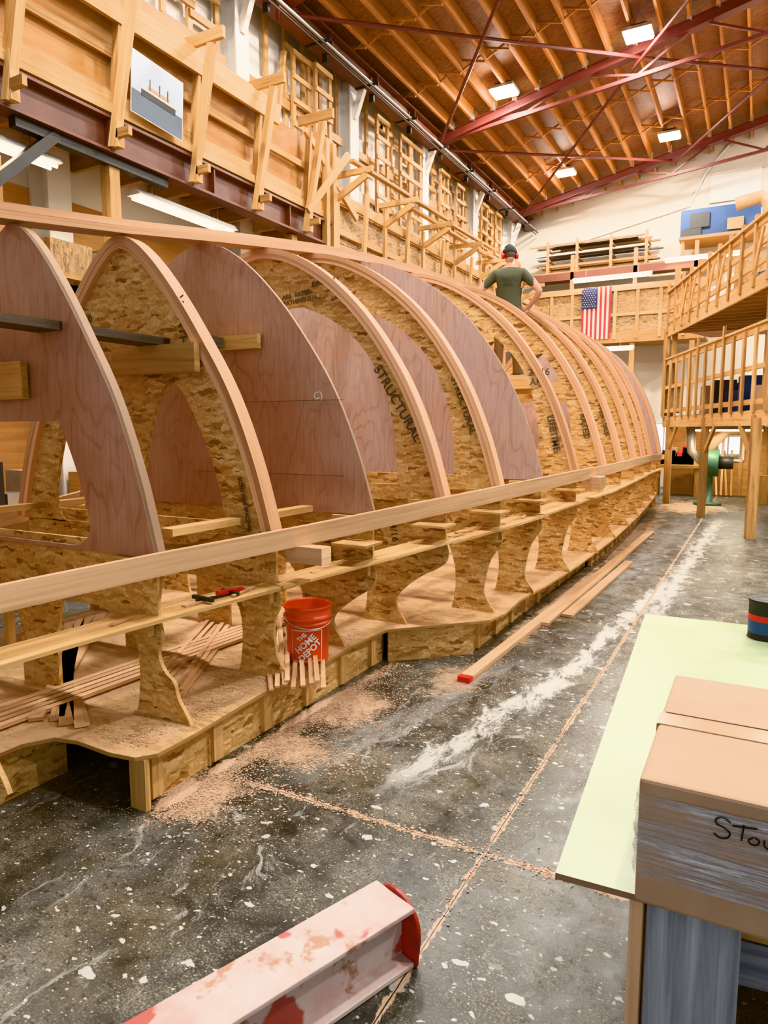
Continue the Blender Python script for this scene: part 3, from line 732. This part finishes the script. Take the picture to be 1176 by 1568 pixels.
# ------------------------------------------------------------------ bucket
bk=empty('plastic_bucket'); b=MB(); c=Vector((-2.51,3.60,.27))
def ring(r,z,n=36): return [(c.x+math.cos(t*2*math.pi/n)*r,c.y+math.sin(t*2*math.pi/n)*r,c.z+z) for t in range(n)]
b.strip([ring(.002,0),ring(.13,0),ring(.133,.02),ring(.140,.25),ring(.152,.252),ring(.153,.27),ring(.143,.272),ring(.144,.285),ring(.156,.287),ring(.157,.305),ring(.146,.307),ring(.148,.355),ring(.158,.357),ring(.158,.37),ring(.148,.372),ring(.145,.36),ring(.128,.01),ring(.002,.008)],BUCK,True,False)
b.build('bucket_shell',bk,True)
b=MB(); n=20
b.tube([(c.x+.158*math.cos(t),c.y+.158*math.sin(t),c.z+.30-.06*math.sin((i/n)*math.pi)) for i,t in [(i,-2.2+3.0*i/n) for i in range(n+1)]],.004,GALV,6)
b.build('handle',bk)
ang0=math.atan2(-c.y,-c.x)-.05
def bent_text(body,u0,z0,size,tilt,name):
    cu=bpy.data.curves.new('tmp','FONT'); cu.body=body; cu.size=size; cu.align_x='CENTER'; cu.align_y='CENTER'; cu.offset=.0016; cu.extrude=.0008; cu.resolution_u=3
    o=bpy.data.objects.new('tmp',cu); bpy.context.scene.collection.objects.link(o)
    dg=bpy.context.evaluated_depsgraph_get(); dg.update(); me=bpy.data.meshes.new_from_object(o.evaluated_get(dg)); bpy.data.objects.remove(o)
    ct,s_=math.cos(tilt),math.sin(tilt)
    for v in me.vertices:
        u=v.co.x*ct-v.co.y*s_+u0; zz=v.co.x*s_+v.co.y*ct+z0
        r=.1365+zz*.03+v.co.z; a=ang0+u/.138
        v.co=Vector((c.x+math.cos(a)*r,c.y+math.sin(a)*r,c.z+zz))
    me.materials.clear(); me.materials.append(WLBL); me.name=name
    ob=bpy.data.objects.new(name,me); bpy.context.scene.collection.objects.link(ob); ob.parent=bk
bent_text('THE',-.030,.185,.038,.75,'label_line_1'); bent_text('HOME',-.008,.140,.056,.75,'label_line_2'); bent_text('DEPOT',.020,.095,.056,.75,'label_line_3')
b=MB()
def logo(z0,z1,a0,a1,slant=0,mat=WLBL,ex=0):
    rr=[]
    for i in range(7):
        a=ang0+a0+(a1-a0)*i/6
        rr.append([(c.x+math.cos(a)*(.1368+ex+z*.03),c.y+math.sin(a)*(.1368+ex+z*.03),c.z+z+slant*(i/6)) for z in (z0,z1)])
    b.strip(rr,mat,False,False)
logo(.025,.030,-.72,.72); logo(.225,.230,-.72,.72); logo(.025,.230,-.73,-.70); logo(.025,.230,.70,.73)
b.build('label_border',bk,fixn=False)
b=MB()
zc=ZB(2.8)-.29
b.beam((X0(2.9)-.12,2.72,zc),(X0(2.9)-.02,3.08,zc),.02,.012,DARK); b.beam((X0(2.9)-.10,2.86,zc+.015),(X0(2.9)-.05,3.02,zc+.015),.030,.022,RED); b.beam((X0(2.9)-.18,2.76,zc+.01),(X0(2.9)-.02,2.74,zc+.01),.02,.02,DARK); b.beam((X0(2.9)-.14,2.95,zc+.01),(X0(2.9)+.0,2.92,zc+.01),.02,.02,DARK)
b.build('bar_clamp')
b=MB()
b.beam((-4.6,3.02,.67),(-4.2,3.02,.67),.02,.012,DARK)
b.box((-4.6,3.3,.65),(.5,1.2,.04),OSB); 
for x,y in ((-4.8,2.8),(-4.4,2.8),(-4.8,3.8),(-4.4,3.8)): b.box((x,y,.45),(.05,.05,.38),PINE)
for i in range(7): 
    s_=U(.08,.2); b.box((U(-4.75,-4.45),U(2.8,3.8),.67+s_/2),(U(.1,.2),U(.1,.25),s_),random.choice([WHITE,CARD,PINE,DARK,RED]))
b.build('step_bench_with_tools')

# ------------------------------------------------------------------ work table with green board
tb=empty('work_table')
O=Vector((-.353,1.473,0)); D=Vector((-.142,2.46,0)); XW=Vector((1.22,.06,0))
b=MB()
q=[O,O+XW,O+XW+D,O+D]
b.plate([[(p.x,p.y) for p in q]],'XY',.7425,.015,GREEN,EDGE)
b.build('green_board',tb)
b=MB()
def P(u,v,z): p=O+XW*u+D*v; return (p.x,p.y,z)
b.beam(P(.17,.06,.69),P(.17,.97,.69),.04,.09,PINE); b.beam(P(.96,.06,.69),P(.96,.97,.69),.04,.09,PINE)
for v in (.06,.5,.94): b.beam(P(.18,v,.68),P(.95,v,.68),.04,.1,PINE)
for v in (.035,.92):
    for u in (.237,.9): b.box(P(u,v,.365),(.19,.04,.73),GREYW)
    b.beam(P(.2,v+.015,.30),P(.92,v+.015,.30),.04,.14,GREYW)
    b.box(P(.143,v+.005,.36),(.028,.10,.72),FIRB)
b.beam(P(.16,.1,.18),P(.16,.9,.18),.05,.09,PINE)
b.box(P(.62,.3,.25),(.45,.5,.4),OSBD); b.beam(P(.3,.14,.42),P(.9,.16,.42),.03,.12,GREYW)
b.build('trestle_legs',tb)
bx=empty('cardboard_carton'); b=MB(); x0,y0,z0=-.180,1.455,.752
hb=.278
b.box((x0+.32,y0+.35,z0+hb/2),(.64,.70,hb),CARD)
b.build('carton_body',bx,bevel=.008)
b=MB(); b.box((x0+.32,y0+.34,z0+hb+.001),(.645,.075,.004),TAPE); b.box((x0-.002,y0+.34,z0+hb-.04),(.004,.075,.08),TAPE)
b.box((x0+.32,y0+.38,z0+hb+.004),(.62,.003,.003),EDGE)
b.build('tape_strip',bx)
b=MB()
def wr(z,k): 
    o=.003+.0025*k
    return [(x0-o,y0-o,z),(x0+.64+o,y0-o,z),(x0+.64+o,y0+.70+o,z),(x0-o,y0+.70+o,z)]
b.strip([wr(z0+.065+.014*k,(k*7)%3) for k in range(14)],WRAP,True,False); b.build('stretch_wrap',bx,fixn=False)
def scrib(pts,w=.0016):
    c_=bpy.data.curves.new('handwriting','CURVE'); c_.dimensions='3D'; c_.bevel_depth=w; s_=c_.splines.new('BEZIER'); s_.bezier_points.add(len(pts)-1)
    for p,q in zip(s_.bezier_points,pts): p.co=(q[0],y0-.0085,q[1]); p.handle_left_type=p.handle_right_type='AUTO'
    c_.materials.append(BLK); o=bpy.data.objects.new('handwriting',c_); bpy.context.scene.collection.objects.link(o); o.parent=bx
hx,hz=x0+.150,z0+.212
for s_ in ([(.035,.03),(.01,.04),(-.005,.022),(.02,.008),(.035,-.008),(.012,-.026),(-.008,-.016)],[(.04,.022),(.105,.03)],[(.07,.032),(.066,-.018)],[(.095,.0),(.085,-.014),(.1,-.022),(.112,-.008),(.1,.002)],[(.125,.0),(.128,-.02),(.145,-.022),(.152,.0),(.155,-.022)],[(.175,.03),(.17,-.022),(.19,-.02)],[(.165,.008),(.2,.014)],[(.21,.03),(.207,-.022),(.225,-.008),(.235,-.022),(.25,.028)]):
    scrib([(hx+a*.66,hz+c_*.66) for a,c_ in s_])
pc_=empty('paint_can'); b=MB(); c=Vector((.085,3.75,.75))
LBL=flat('can_label_blue',(.03,.08,.2),.35)
b.strip([ring(.003,0),ring(.083,0),ring(.086,.004),ring(.083,.01),ring(.083,.03)],DARK,True,False); b.strip([ring(.0835,.03),ring(.0835,.09)],LBL,True,False); b.strip([ring(.0836,.09),ring(.0836,.12)],RED,True,False); b.strip([ring(.0835,.12),ring(.0835,.18),ring(.087,.183),ring(.087,.192),ring(.078,.194),ring(.072,.185),ring(.003,.185)],DARK,True,False)
b.build('can',pc_,True)

# ------------------------------------------------------------------ steel beam on the floor
sb=empty('steel_h_beam'); d=Vector((.346,.938,0)).normalized(); n_=Vector((.938,-.346,0))
f0=Vector((-.985,1.90,0)); g0=f0-d*2.3
b=MB()
b.beam(f0+Vector((0,0,.205)),g0+Vector((0,0,.205)),.19,.018,PSTEEL); b.beam(f0+Vector((0,0,.012)),g0+Vector((0,0,.012)),.19,.018,PSTEEL)
b.beam(f0+n_*.03+Vector((0,0,.108)),g0+n_*.03+Vector((0,0,.108)),.012,.18,PSTEEL); b.beam(f0-n_*.03+Vector((0,0,.108)),g0-n_*.03+Vector((0,0,.108)),.012,.18,STEELR)
b.build('beam_body',sb,bevel=.004)
b=MB()
prof=[(-.10,.003),(-.112,.10)]+[(math.cos(t)*.112,.12+math.sin(t)*.108) for t in [math.pi*(1-i/14) for i in range(15)]]+[(.112,.10),(.10,.003)]
R0=[f0+n_*p[0]+Vector((0,0,p[1])) for p in prof]; R1=[p+d*.014 for p in R0]
b.strip([R0,R1],REDEND)
b.build('end_plate',sb,bevel=.003)

# ------------------------------------------------------------------ far loft with flag
fl=empty('far_storage_loft'); FY=21.4; b=MB(); LX=-4.3
b.box((LX,22.2,4.4),(5.6,1.6,.08),PLYO); b.box((LX,FY,4.45),(5.6,.06,.3),PINEO); b.box((LX,FY+.03,5.2),(5.6,.03,1.2),OSBD); b.box((LX,FY-.04,5.85),(5.6,.05,.16),PINE); b.box((LX,FY-.02,5.1),(5.6,.04,.09),PINE)
x=-7.0
while x<-1.5: b.box((x,FY-.03,5.15),(.09,.05,1.5),PINE); x+=.62
for x in (-6.95,-5.2,-3.4,-1.8): b.box((x,FY+.1,2.2),(.14,.14,4.4),PINEO); b.box((x,FY+.1,6.4),(.1,.1,1.1),PINE)
b.box((LX,FY+.1,6.35),(5.6,.10,.22),STEELB); b.box((LX,22.3,6.5),(5.6,1.4,.06),PINEO)
for i in range(14): b.box((U(-6.6,-2),22.3,4.44+U(.3,.7)),(U(.4,.9),.8,U(.5,1.3)),random.choice([PINEO,CARD,PLYO,OSBD,DARK,DARK]))
b.build('loft_structure',fl)
b=MB()
for z in (6.75,7.05,7.35):
    for k in range(7): 
        L=U(2.6,3.8); xc=-4.7+U(-.3,.3); b.box((xc,22.1+.11*k,z+.04+U(0,.1)),(L,.09,.045),random.choice([PINE,PINEO,GREYW,FIRB,DARKW,DARKW]))
for x in (-6.1,-5.2,-4.2,-3.2): b.box((x,22.0,7.05),(.07,.07,1.0),PINE)
for z in (6.72,7.02,7.32):
    for x in (-6.1,-5.2,-4.2,-3.2): b.box((x,22.4,z),(.06,.9,.05),PINE)
b.build('lumber_rack')
fluo(-4.0,21.2,6.10,2.2,'X',25); fluo(-1.6,21.2,6.4,2.0,'X',25); fluo(-4.3,20.5,4.0,2.2,'X',35)
fg=empty('american_flag'); b=MB(); FR=flat('flag_red',(.36,.025,.03),.7); FW=flat('flag_white',(.62,.57,.50),.7); FB=flat('flag_blue',(.015,.022,.09),.7)
fx0,fz1=-4.43-.42,5.92; w=.84; h=1.5
for i in range(13):
    xa=fx0+w*i/13; xb=fx0+w*(i+1)/13
    rr=[]
    for k in range(9):
        z=fz1-h*k/8; rr.append([(xa,FY-.08-.012*math.sin(i*.9+k*.5),z),(xb,FY-.08-.012*math.sin((i+1)*.9+k*.5),z)])
    b.strip(rr,FR if i%2==0 else FW,False,False)
rr=[]
for i in range(8):
    xa=fx0+w*7/13*i/7; rr.append([(xa,FY-.098-.012*math.sin(i*.9+q*.25),fz1-q*.06) for q in range(11)])
b.strip(rr,FB,False,False)
for r_ in range(9):
    for q_ in range(5 if r_%2 else 6):
        xx=fx0+.04+(q_+(.5 if r_%2 else 0))*.07; zz_=fz1-.04-r_*.062; i0=len(b.v)
        for k in range(10):
            a=k*math.pi/5; rad=.02 if k%2==0 else .009; b.v.append(Vector((xx+math.sin(a)*rad,FY-.116,zz_+math.cos(a)*rad)))
        b.face([i0+k for k in range(10)],[(0,0)]*10,FW)
b.build('flag_cloth',fg,fixn=False)
b=MB(); b.box((-1.3,22.4,7.55),(2.0,.9,.75),BLUE); b.box((-2.0,22.1,7.25),(.5,.4,.3),DARK); b.box((-1.0,22.3,7.1),(2.6,1.2,.08),PINEO); b.box((-1.8,21.92,7.6),(.5,.05,.4),DARK); b.box((-.9,21.92,7.4),(.4,.05,.3),PINE)
for x in (-2.2,.2): b.box((x,21.8,6.8),(.09,.09,.6),PINE)
b.build('tarp_covered_bundle')
b=MB()
b.tube([(-.9,21.4,7.75),(-.3,21.4,7.85),(-.1,21.4,7.6),(-.1,21.4,6.9),(.1,21.2,6.4)],.17,TAN,14); b.tube([(-.1,21.4,7.4),(.6,21.3,7.4)],.22,GALV,14)
b.tube([(-.1,21.3,6.9),(.9,21.2,6.6),(2.0,21.0,6.5)],.2,TAN,14)
b.build('ventilation_duct',smooth=True)
b=MB(); b.box((-1.0,DY-.03,8.75),(1.3,.05,.75),COLW); b.box((-1.0,DY-.06,8.36),(1.36,.06,.05),WHITE); b.box((-1.0,DY-.06,9.13),(1.36,.06,.05),WHITE); b.build('window_far')
b=MB(); b.tube([(-6.2,DY-.05,7.0),(-5.9,DY-.05,7.55),(-5.2,DY-.05,7.75),(-2.2,DY-.05,8.35),(-1.8,DY-.05,9.2),(-1.2,DY-.05,9.9)],.035,COLW,8); b.build('conduit_pipe')

# ------------------------------------------------------------------ right mezzanine, diagonal front edge
mz=empty('timber_mezzanine'); A=Vector((-2.1,18.4,0)); B=Vector((0.15,12.3,0)); dv=(B-A); Ld=dv.length; du=dv/Ld; nn=Vector((du.y,-du.x,0))
if nn.x<0: nn=-nn
b=MB()
def Q(s,z,o=0): p=A+du*s+nn*o; return Vector((p.x,p.y,z))
YM=20.8
poly=[(A.x,A.y),(B.x,B.y),(4.5,12.3),(4.5,YM),(-2.1+.8,YM)]
b.plate([poly],'XY',2.06,.05,PLYO); b.plate([poly],'XY',4.25,.05,PLYO)
for z in (1.95,4.12): b.beam(Q(0,z),Q(Ld,z),.05,.24,PINE)
for s in [i*.45 for i in range(1,14)]:
    p=Q(s,1.95); b.beam(p,(4.4,p.y,1.95),.05,.18,PINEO); p=Q(s,4.12); b.beam(p,(4.4,p.y,4.12),.05,.18,PINEO)
for z,h in ((2.22,.09),(2.78,.08),(3.38,.12)): b.beam(Q(0,z,-.01),Q(Ld,z,-.01),.04,h,PINE)
b.beam(Q(0,3.46,0),Q(Ld,3.46,0),.12,.04,PINE)
s=.12
while s<Ld: b.beam(Q(s,2.05,-.05),Q(s,3.40+(.25 if int(s*3)%4==0 else 0),-.05),.04,.09,random.choice([PINE,PINEO]),(du.x,du.y,0)); s+=.52
b.beam(Q(.0,2.1),Q(.0,4.2),.14,.14,PINEO)
b.beam(Q(0,2.5,.03),Q(1.3,2.5,.03),.02,.7,OSBD)
for z in (4.36,4.66,4.98): b.beam(Q(0,z),Q(Ld,z+.12),.05,.10,PINE)
b.beam(Q(0,5.05),Q(Ld,5.17),.15,.04,PINE)
s=.1
while s<Ld: b.beam(Q(s,4.1,-.03),Q(s,5.25,-.03),.05,.09,PINEO,(du.x,du.y,0)); b.beam(Q(s,4.3,-.04),Q(s+.35,4.98,-.04),.03,.07,PINE) if int(s)%2 else None; s+=.6
for s in (.6,3.3,5.9): b.beam(Q(s,0),Q(s,2.0),.15,.15,PINEO,(1,0,0)); 
b.beam(Q(6.15,0,-.06),Q(6.15,1.95,-.06),.05,.14,PINEO,(1,0,0))
for s in (.3,5.95): b.beam(Q(s,2.0,.1),Q(s,5.6,.1),.12,.12,PINEO,(1,0,0))
b.beam(Q(3.3,1.3),Q(3.9,1.85),.05,.1,PINEO); b.beam(Q(5.9,1.2),Q(5.2,1.85),.05,.1,PINEO); b.beam(Q(.6,1.3),Q(1.2,1.85),.05,.1,PINEO)
b.beam((.1,13.2,5.2),(3.6,14.4,7.6),.06,.28,PINE); b.beam((.1,13.2,6.1),(3.6,14.4,8.5),.06,.1,PINE)
for k in range(6): b.box((.25+k*.55,13.25+k*.19,5.75+k*.38),(.06,.06,.9),PINE)
b.build('mezzanine_structure',mz)
b=MB()
for i in range(26):
    s=U(.3,5.8); o=U(.5,1.6); sz=(U(.25,.6),U(.25,.5),U(.25,.8)); z=random.choice([2.085,4.275]); p=Q(s,z+sz[2]/2,o); b.box(p,sz,random.choice([CARD,DARK,DARK,BLUE,PLYO,OSBD,COLW,COLW]),U(0,1))
b.build('stored_boxes',mz)
b=MB()
for z in (.1,.55,1.0,1.45): b.box((.75,14.5,z),(.9,3.2,.04),PINEO)
for y in (12.9,14.5,16.1):
    for x in (.3,1.2): b.box((x,y,.85),(.07,.07,1.7),PINEO)
for i in range(24):
    sz=(U(.2,.5),U(.2,.5),U(.15,.35)); z=random.choice([.12,.57,1.02,1.47]); b.box((.75+U(-.15,.15),U(13.1,15.9),z+sz[2]/2),sz,random.choice([CARD,DARK,BLUE,PINEO,COLW,RED,GALV]))
b.build('storage_shelving')
b=MB()
b.plate([[(-2.3,0),(4.3,0),(4.3,1.85),(-2.3,1.85)],rect(-1.35,-.35,.95,1.6)],'XZ',20.9,.04,PLYO)
x=-2.2
while x<4.2: b.box((x,20.86,.92),(.09,.04,1.84),PINEO); x+=.6
for p,q in (((-1.35,.95),(-.35,.95)),((-1.35,1.6),(-.35,1.6)),((-1.35,.95),(-1.35,1.6)),((-.35,.95),(-.35,1.6)),((-.85,.95),(-.85,1.6))): b.beam((p[0],20.85,p[1]),(q[0],20.85,q[1]),.06,.06,COLW)
b.build('wall_partition')
b=MB()
b.box((-1.9,20.2,.80),(1.2,.7,.08),PINEO)
for x in (-2.4,-1.4): b.box((x,20.2,.38),(.09,.6,.76),PINEO)
for i in range(12):
    sz=(U(.15,.4),.3,U(.15,.5)); b.box((U(-2.3,-1.5),20.2,.84+sz[2]/2),sz,random.choice([CARD,DARK,RED,PINEO,COLW]))
b.build('workbench')
b=MB()
for i in range(22):
    sz=(U(.2,.6),U(.2,.5),U(.2,.9)); b.box((U(-.2,1.6),U(18.6,20.2),sz[2]/2),sz,random.choice([CARD,DARK,BLUE,PINEO,COLW,CARD,GREYW]),U(0,1))
b.build('stacked_storage_bins')
b=MB()
for k in range(7): b.beam((-1.3+.12*k,20.5,0.02),(-1.35+.12*k+U(-.1,.1),20.78,U(1.1,1.7)),.05,.09,random.choice([PINE,PINEO,FIRB]))
b.build('leaning_lumber')
dc=empty('dust_collector'); b=MB(); c=Vector((-1.0,18.0,0))
b.strip([ring(.30,0),ring(.32,.05),ring(.10,.06),ring(.09,.7),ring(.12,.72)],GREENM,True,True)
b.tube([(c.x-.18,c.y,1.0),(c.x+.2,c.y,1.0)],[.33,.33],GREENM,22); b.tube([(c.x+.2,c.y,1.0),(c.x+.5,c.y,1.0)],.15,DARK,14)
b.tube([(c.x-.1,c.y,1.1),(c.x+.1,c.y-.1,1.5),(c.x+.35,c.y,1.75),(c.x+.9,c.y,1.78)],.12,TAN,14); b.tube([(c.x-.15,c.y,1.0),(c.x-.4,c.y,1.25),(c.x-.45,c.y,1.9)],.1,GALV,12)
b.build('collector_body',dc,True)
b=MB(); 
for x in (-2.6,-.8): b.box((x,DY-.03,1.5),(1.3,.04,.9),GLASS); b.box((x,DY-.06,1.5),(.05,.05,.95),COLW); b.box((x,DY-.06,1.03),(1.4,.06,.06),COLW); b.box((x,DY-.06,1.97),(1.4,.06,.06),COLW)
b.build('window_11')
fluo(-.6,17.4,1.75,1.4,'X',35)  # fixture added to brighten the space under the mezzanine
fluo(1.5,17.5,1.75,1.4,'X',35); fluo(-.8,19.6,1.75,1.4,'X',35)  # more added tubes, lifting the light below the mezzanine deck
b=MB(); b.box((-6.9,6,.9),(.8,9,.06),PLYO)
for y in (1.8,4,6,8,10.2): b.box((-6.6,y,.44),(.09,.09,.88),PINEO)
for i in range(40):
    sz=(.35,U(.15,.5),U(.1,.7)); b.box((-6.95,U(1.7,10.3),.93+sz[2]/2),sz,random.choice([CARD,DARK,BLUE,PINEO,COLW,RED,GALV,DARK]))
b.build('wall_workbench')

# ------------------------------------------------------------------ worker
def person(loc,rz):
    root=empty('boatbuilder_man',loc); root.rotation_euler=(0,0,rz)
    V=[];Ed=[];Rd=[]
    def a(p,r,par=None):
        V.append(p);Rd.append(r if isinstance(r,tuple) else (r,r)); i=len(V)-1
        if par is not None: Ed.append((par,i))
        return i
    pel=a((0,0,.97),(.165,.12)); sp=a((0,0,1.13),(.150,.108),pel); ch=a((0,-.01,1.32),(.185,.125),sp); uc=a((0,0,1.44),(.15,.10),ch)
    nk=a((0,.01,1.53),(.065,.065),uc); a((0,.02,1.61),(.058,.06),nk)
    for s in (-1,1):
        sh=a((s*.185,0,1.445),(.082,.082),uc); ma=a((s*.30,-.03,1.33),(.062,.062),sh); el=a((s*.415,-.06,1.20),(.048,.048),ma); fo=a((s*.36,.02,1.12),(.045,.045),el); wr_=a((s*.27,.10,1.03),(.030,.034),fo)
        pm=a((s*.235,.135,.99),(.026,.04),wr_)
        for k in range(4):
            m1=a((s*(.225-.004*k),.165-.022*k+.01,.955-.004*k),(.0095,.0095),pm); m2=a((s*(.20-.002*k),.185-.03*k,.925-.004*k+(.008 if k in(0,3) else 0)),(.008,.008),m1)
        t1=a((s*.245,.10,.965),(.010,.010),pm); a((s*.225,.075,.94),(.009,.009),t1)
        hp=a((s*.10,0,.88),(.105,.11),pel); kn=a((s*.12,.02,.50),(.068,.07),hp); cf=a((s*.125,-.01,.33),(.062,.066),kn); an=a((s*.13,0,.09),(.048,.055),cf); a((s*.145,.16,.05),(.045,.04),an)
    me=bpy.data.meshes.new('body_skel'); me.from_pydata(V,Ed,[]); o=bpy.data.objects.new('body_skel',me); bpy.context.scene.collection.objects.link(o)
    o.modifiers.new('s','SKIN'); 
    for i,r in enumerate(Rd): me.skin_vertices[0].data[i].radius=r
    me.skin_vertices[0].data[0].use_root=True
    sub=o.modifiers.new('ss','SUBSURF'); sub.levels=2; sub.render_levels=2
    dg=bpy.context.evaluated_depsgraph_get(); dg.update(); m2=bpy.data.meshes.new_from_object(o.evaluated_get(dg)); bpy.data.objects.remove(o)
    m2.name='body'; m2.materials.clear()
    for m in (SKIN,SHIRT,PANTS,BLACK): m2.materials.append(m)
    for p in m2.polygons:
        x,y,z=p.center; p.use_smooth=True
        if z<.12: k=3
        elif z<1.0 and abs(x)<.215 and not (abs(x)>.19 and y>.09): k=2
        elif z>1.53: k=0
        elif abs(x)<.215 and z>=.97: k=1
        elif abs(x)<.325 and z>1.26: k=1
        else: k=0
        p.material_index=k
    bo=bpy.data.objects.new('body',m2); bpy.context.scene.collection.objects.link(bo); bo.parent=root
    hb_=MB(); 
    def el_(rx_,ry_,z,n=28): return [(math.cos(t*2*math.pi/n)*rx_,math.sin(t*2*math.pi/n)*ry_,z) for t in range(n)]
    hb_.strip([el_(.180,.135,.93),el_(.176,.130,1.0),el_(.165,.122,1.12),el_(.180,.128,1.25)],SHIRT,True,False); hb_.build('shirt_hem',root,True,fixn=False)
    bm=bmesh.new(); bmesh.ops.create_uvsphere(bm,u_segments=28,v_segments=20,radius=1)
    for v in bm.verts:
        x,y,z=v.co; 
        w=.075*(1-.18*max(0,-z)); v.co=Vector((x*w, y*.096+( .012 if z<-.2 and y>0 else 0), z*.118))
        if y>.8 and -.25<z<.05 and abs(x)<.25: v.co.y+=.022
        if z>-.1 and z<.15 and y>.7 and .25<abs(x)<.5: v.co.y-=.006
    me=bpy.data.meshes.new('head'); bm.to_mesh(me); bm.free(); me.materials.append(SKIN); me.materials.append(HAIR)
    for p in me.polygons: 
        p.use_smooth=True
        if (p.center.z>.03 or (p.center.y<-.02 and p.center.z>-.05)): p.material_index=1
    h=bpy.data.objects.new('head',me); bpy.context.scene.collection.objects.link(h); h.parent=root; h.location=(0,.03,1.70); h.rotation_euler=(-.12,0,.25)
    b=MB(); 
    for s in (-1,1):
        b.tube([(s*.072,.0,-.01),(s*.078,.0,-.01),(s*.108,.0,-.01),(s*.113,.0,-.01)],[.030,.043,.040,.030],RED,16)
    b.tube([(math.sin(t)*.095,0,.0+math.cos(t)*.145) for t in [-1.5+3.0*i/12 for i in range(13)]],.008,BLACK,8)
    b.build('ear_defenders',h,True)
    b=MB()
    for s in (-.032,.032): b.tube([(s,.088,.01),(s,.094,.01),(s,.096,.01)],[.010,.008,.003],WLBL,10)
    b.tube([(-.024,.097,-.055),(0,.102,-.057),(.024,.097,-.055)],.004,RED,6); b.build('face_features',h,True)
    b=MB(); n=28
    rr=[]
    for k in range(8):
        t=k/7*math.pi/2; rr.append([(math.cos(a_*2*math.pi/n)*.083*math.cos(t)+0,math.sin(a_*2*math.pi/n)*.104*math.cos(t),.025+.112*math.sin(t)) for a_ in range(n)])
    b.strip(rr,BLACK,True,False)
    rr=[]
    for i in range(9):
        a_=math.pi*(.2+.6*i/8); rr.append([(math.cos(a_)*.08,math.sin(a_)*.095,.035),(math.cos(a_)*.082,math.sin(a_)*.175,.022)])
    b.strip(rr,BLACK,False,False); b.build('cap',h,True,fixn=False)
    text('shirt_print','~ BOATS ~\nAWL',(0,-.139,1.34),(math.pi/2,0,0),.06,BLK,root)
    return root
person((-3.10,9.3,2.405),math.radians(14))

# ------------------------------------------------------------------ camera & world
cam=bpy.data.cameras.new('camera'); co=bpy.data.objects.new('camera',cam); bpy.context.scene.collection.objects.link(co)
cam.sensor_fit='VERTICAL'; cam.sensor_height=24; cam.lens=1490/2212*24; cam.clip_end=200
co.location=(0,0,1.75); co.rotation_euler=(math.radians(90-6.74),0,math.radians(28.4))
sc=bpy.context.scene; sc.camera=co
w=bpy.data.worlds.new('world'); sc.world=w; w.use_nodes=True; bg=w.node_tree.nodes['Background']; bg.inputs[0].default_value=(.88,.94,1,1); bg.inputs[1].default_value=.9
try:
    sc.view_settings.view_transform='Khronos PBR Neutral'; sc.view_settings.look='None'; sc.view_settings.exposure=0.2
except Exception as ex: print(ex)
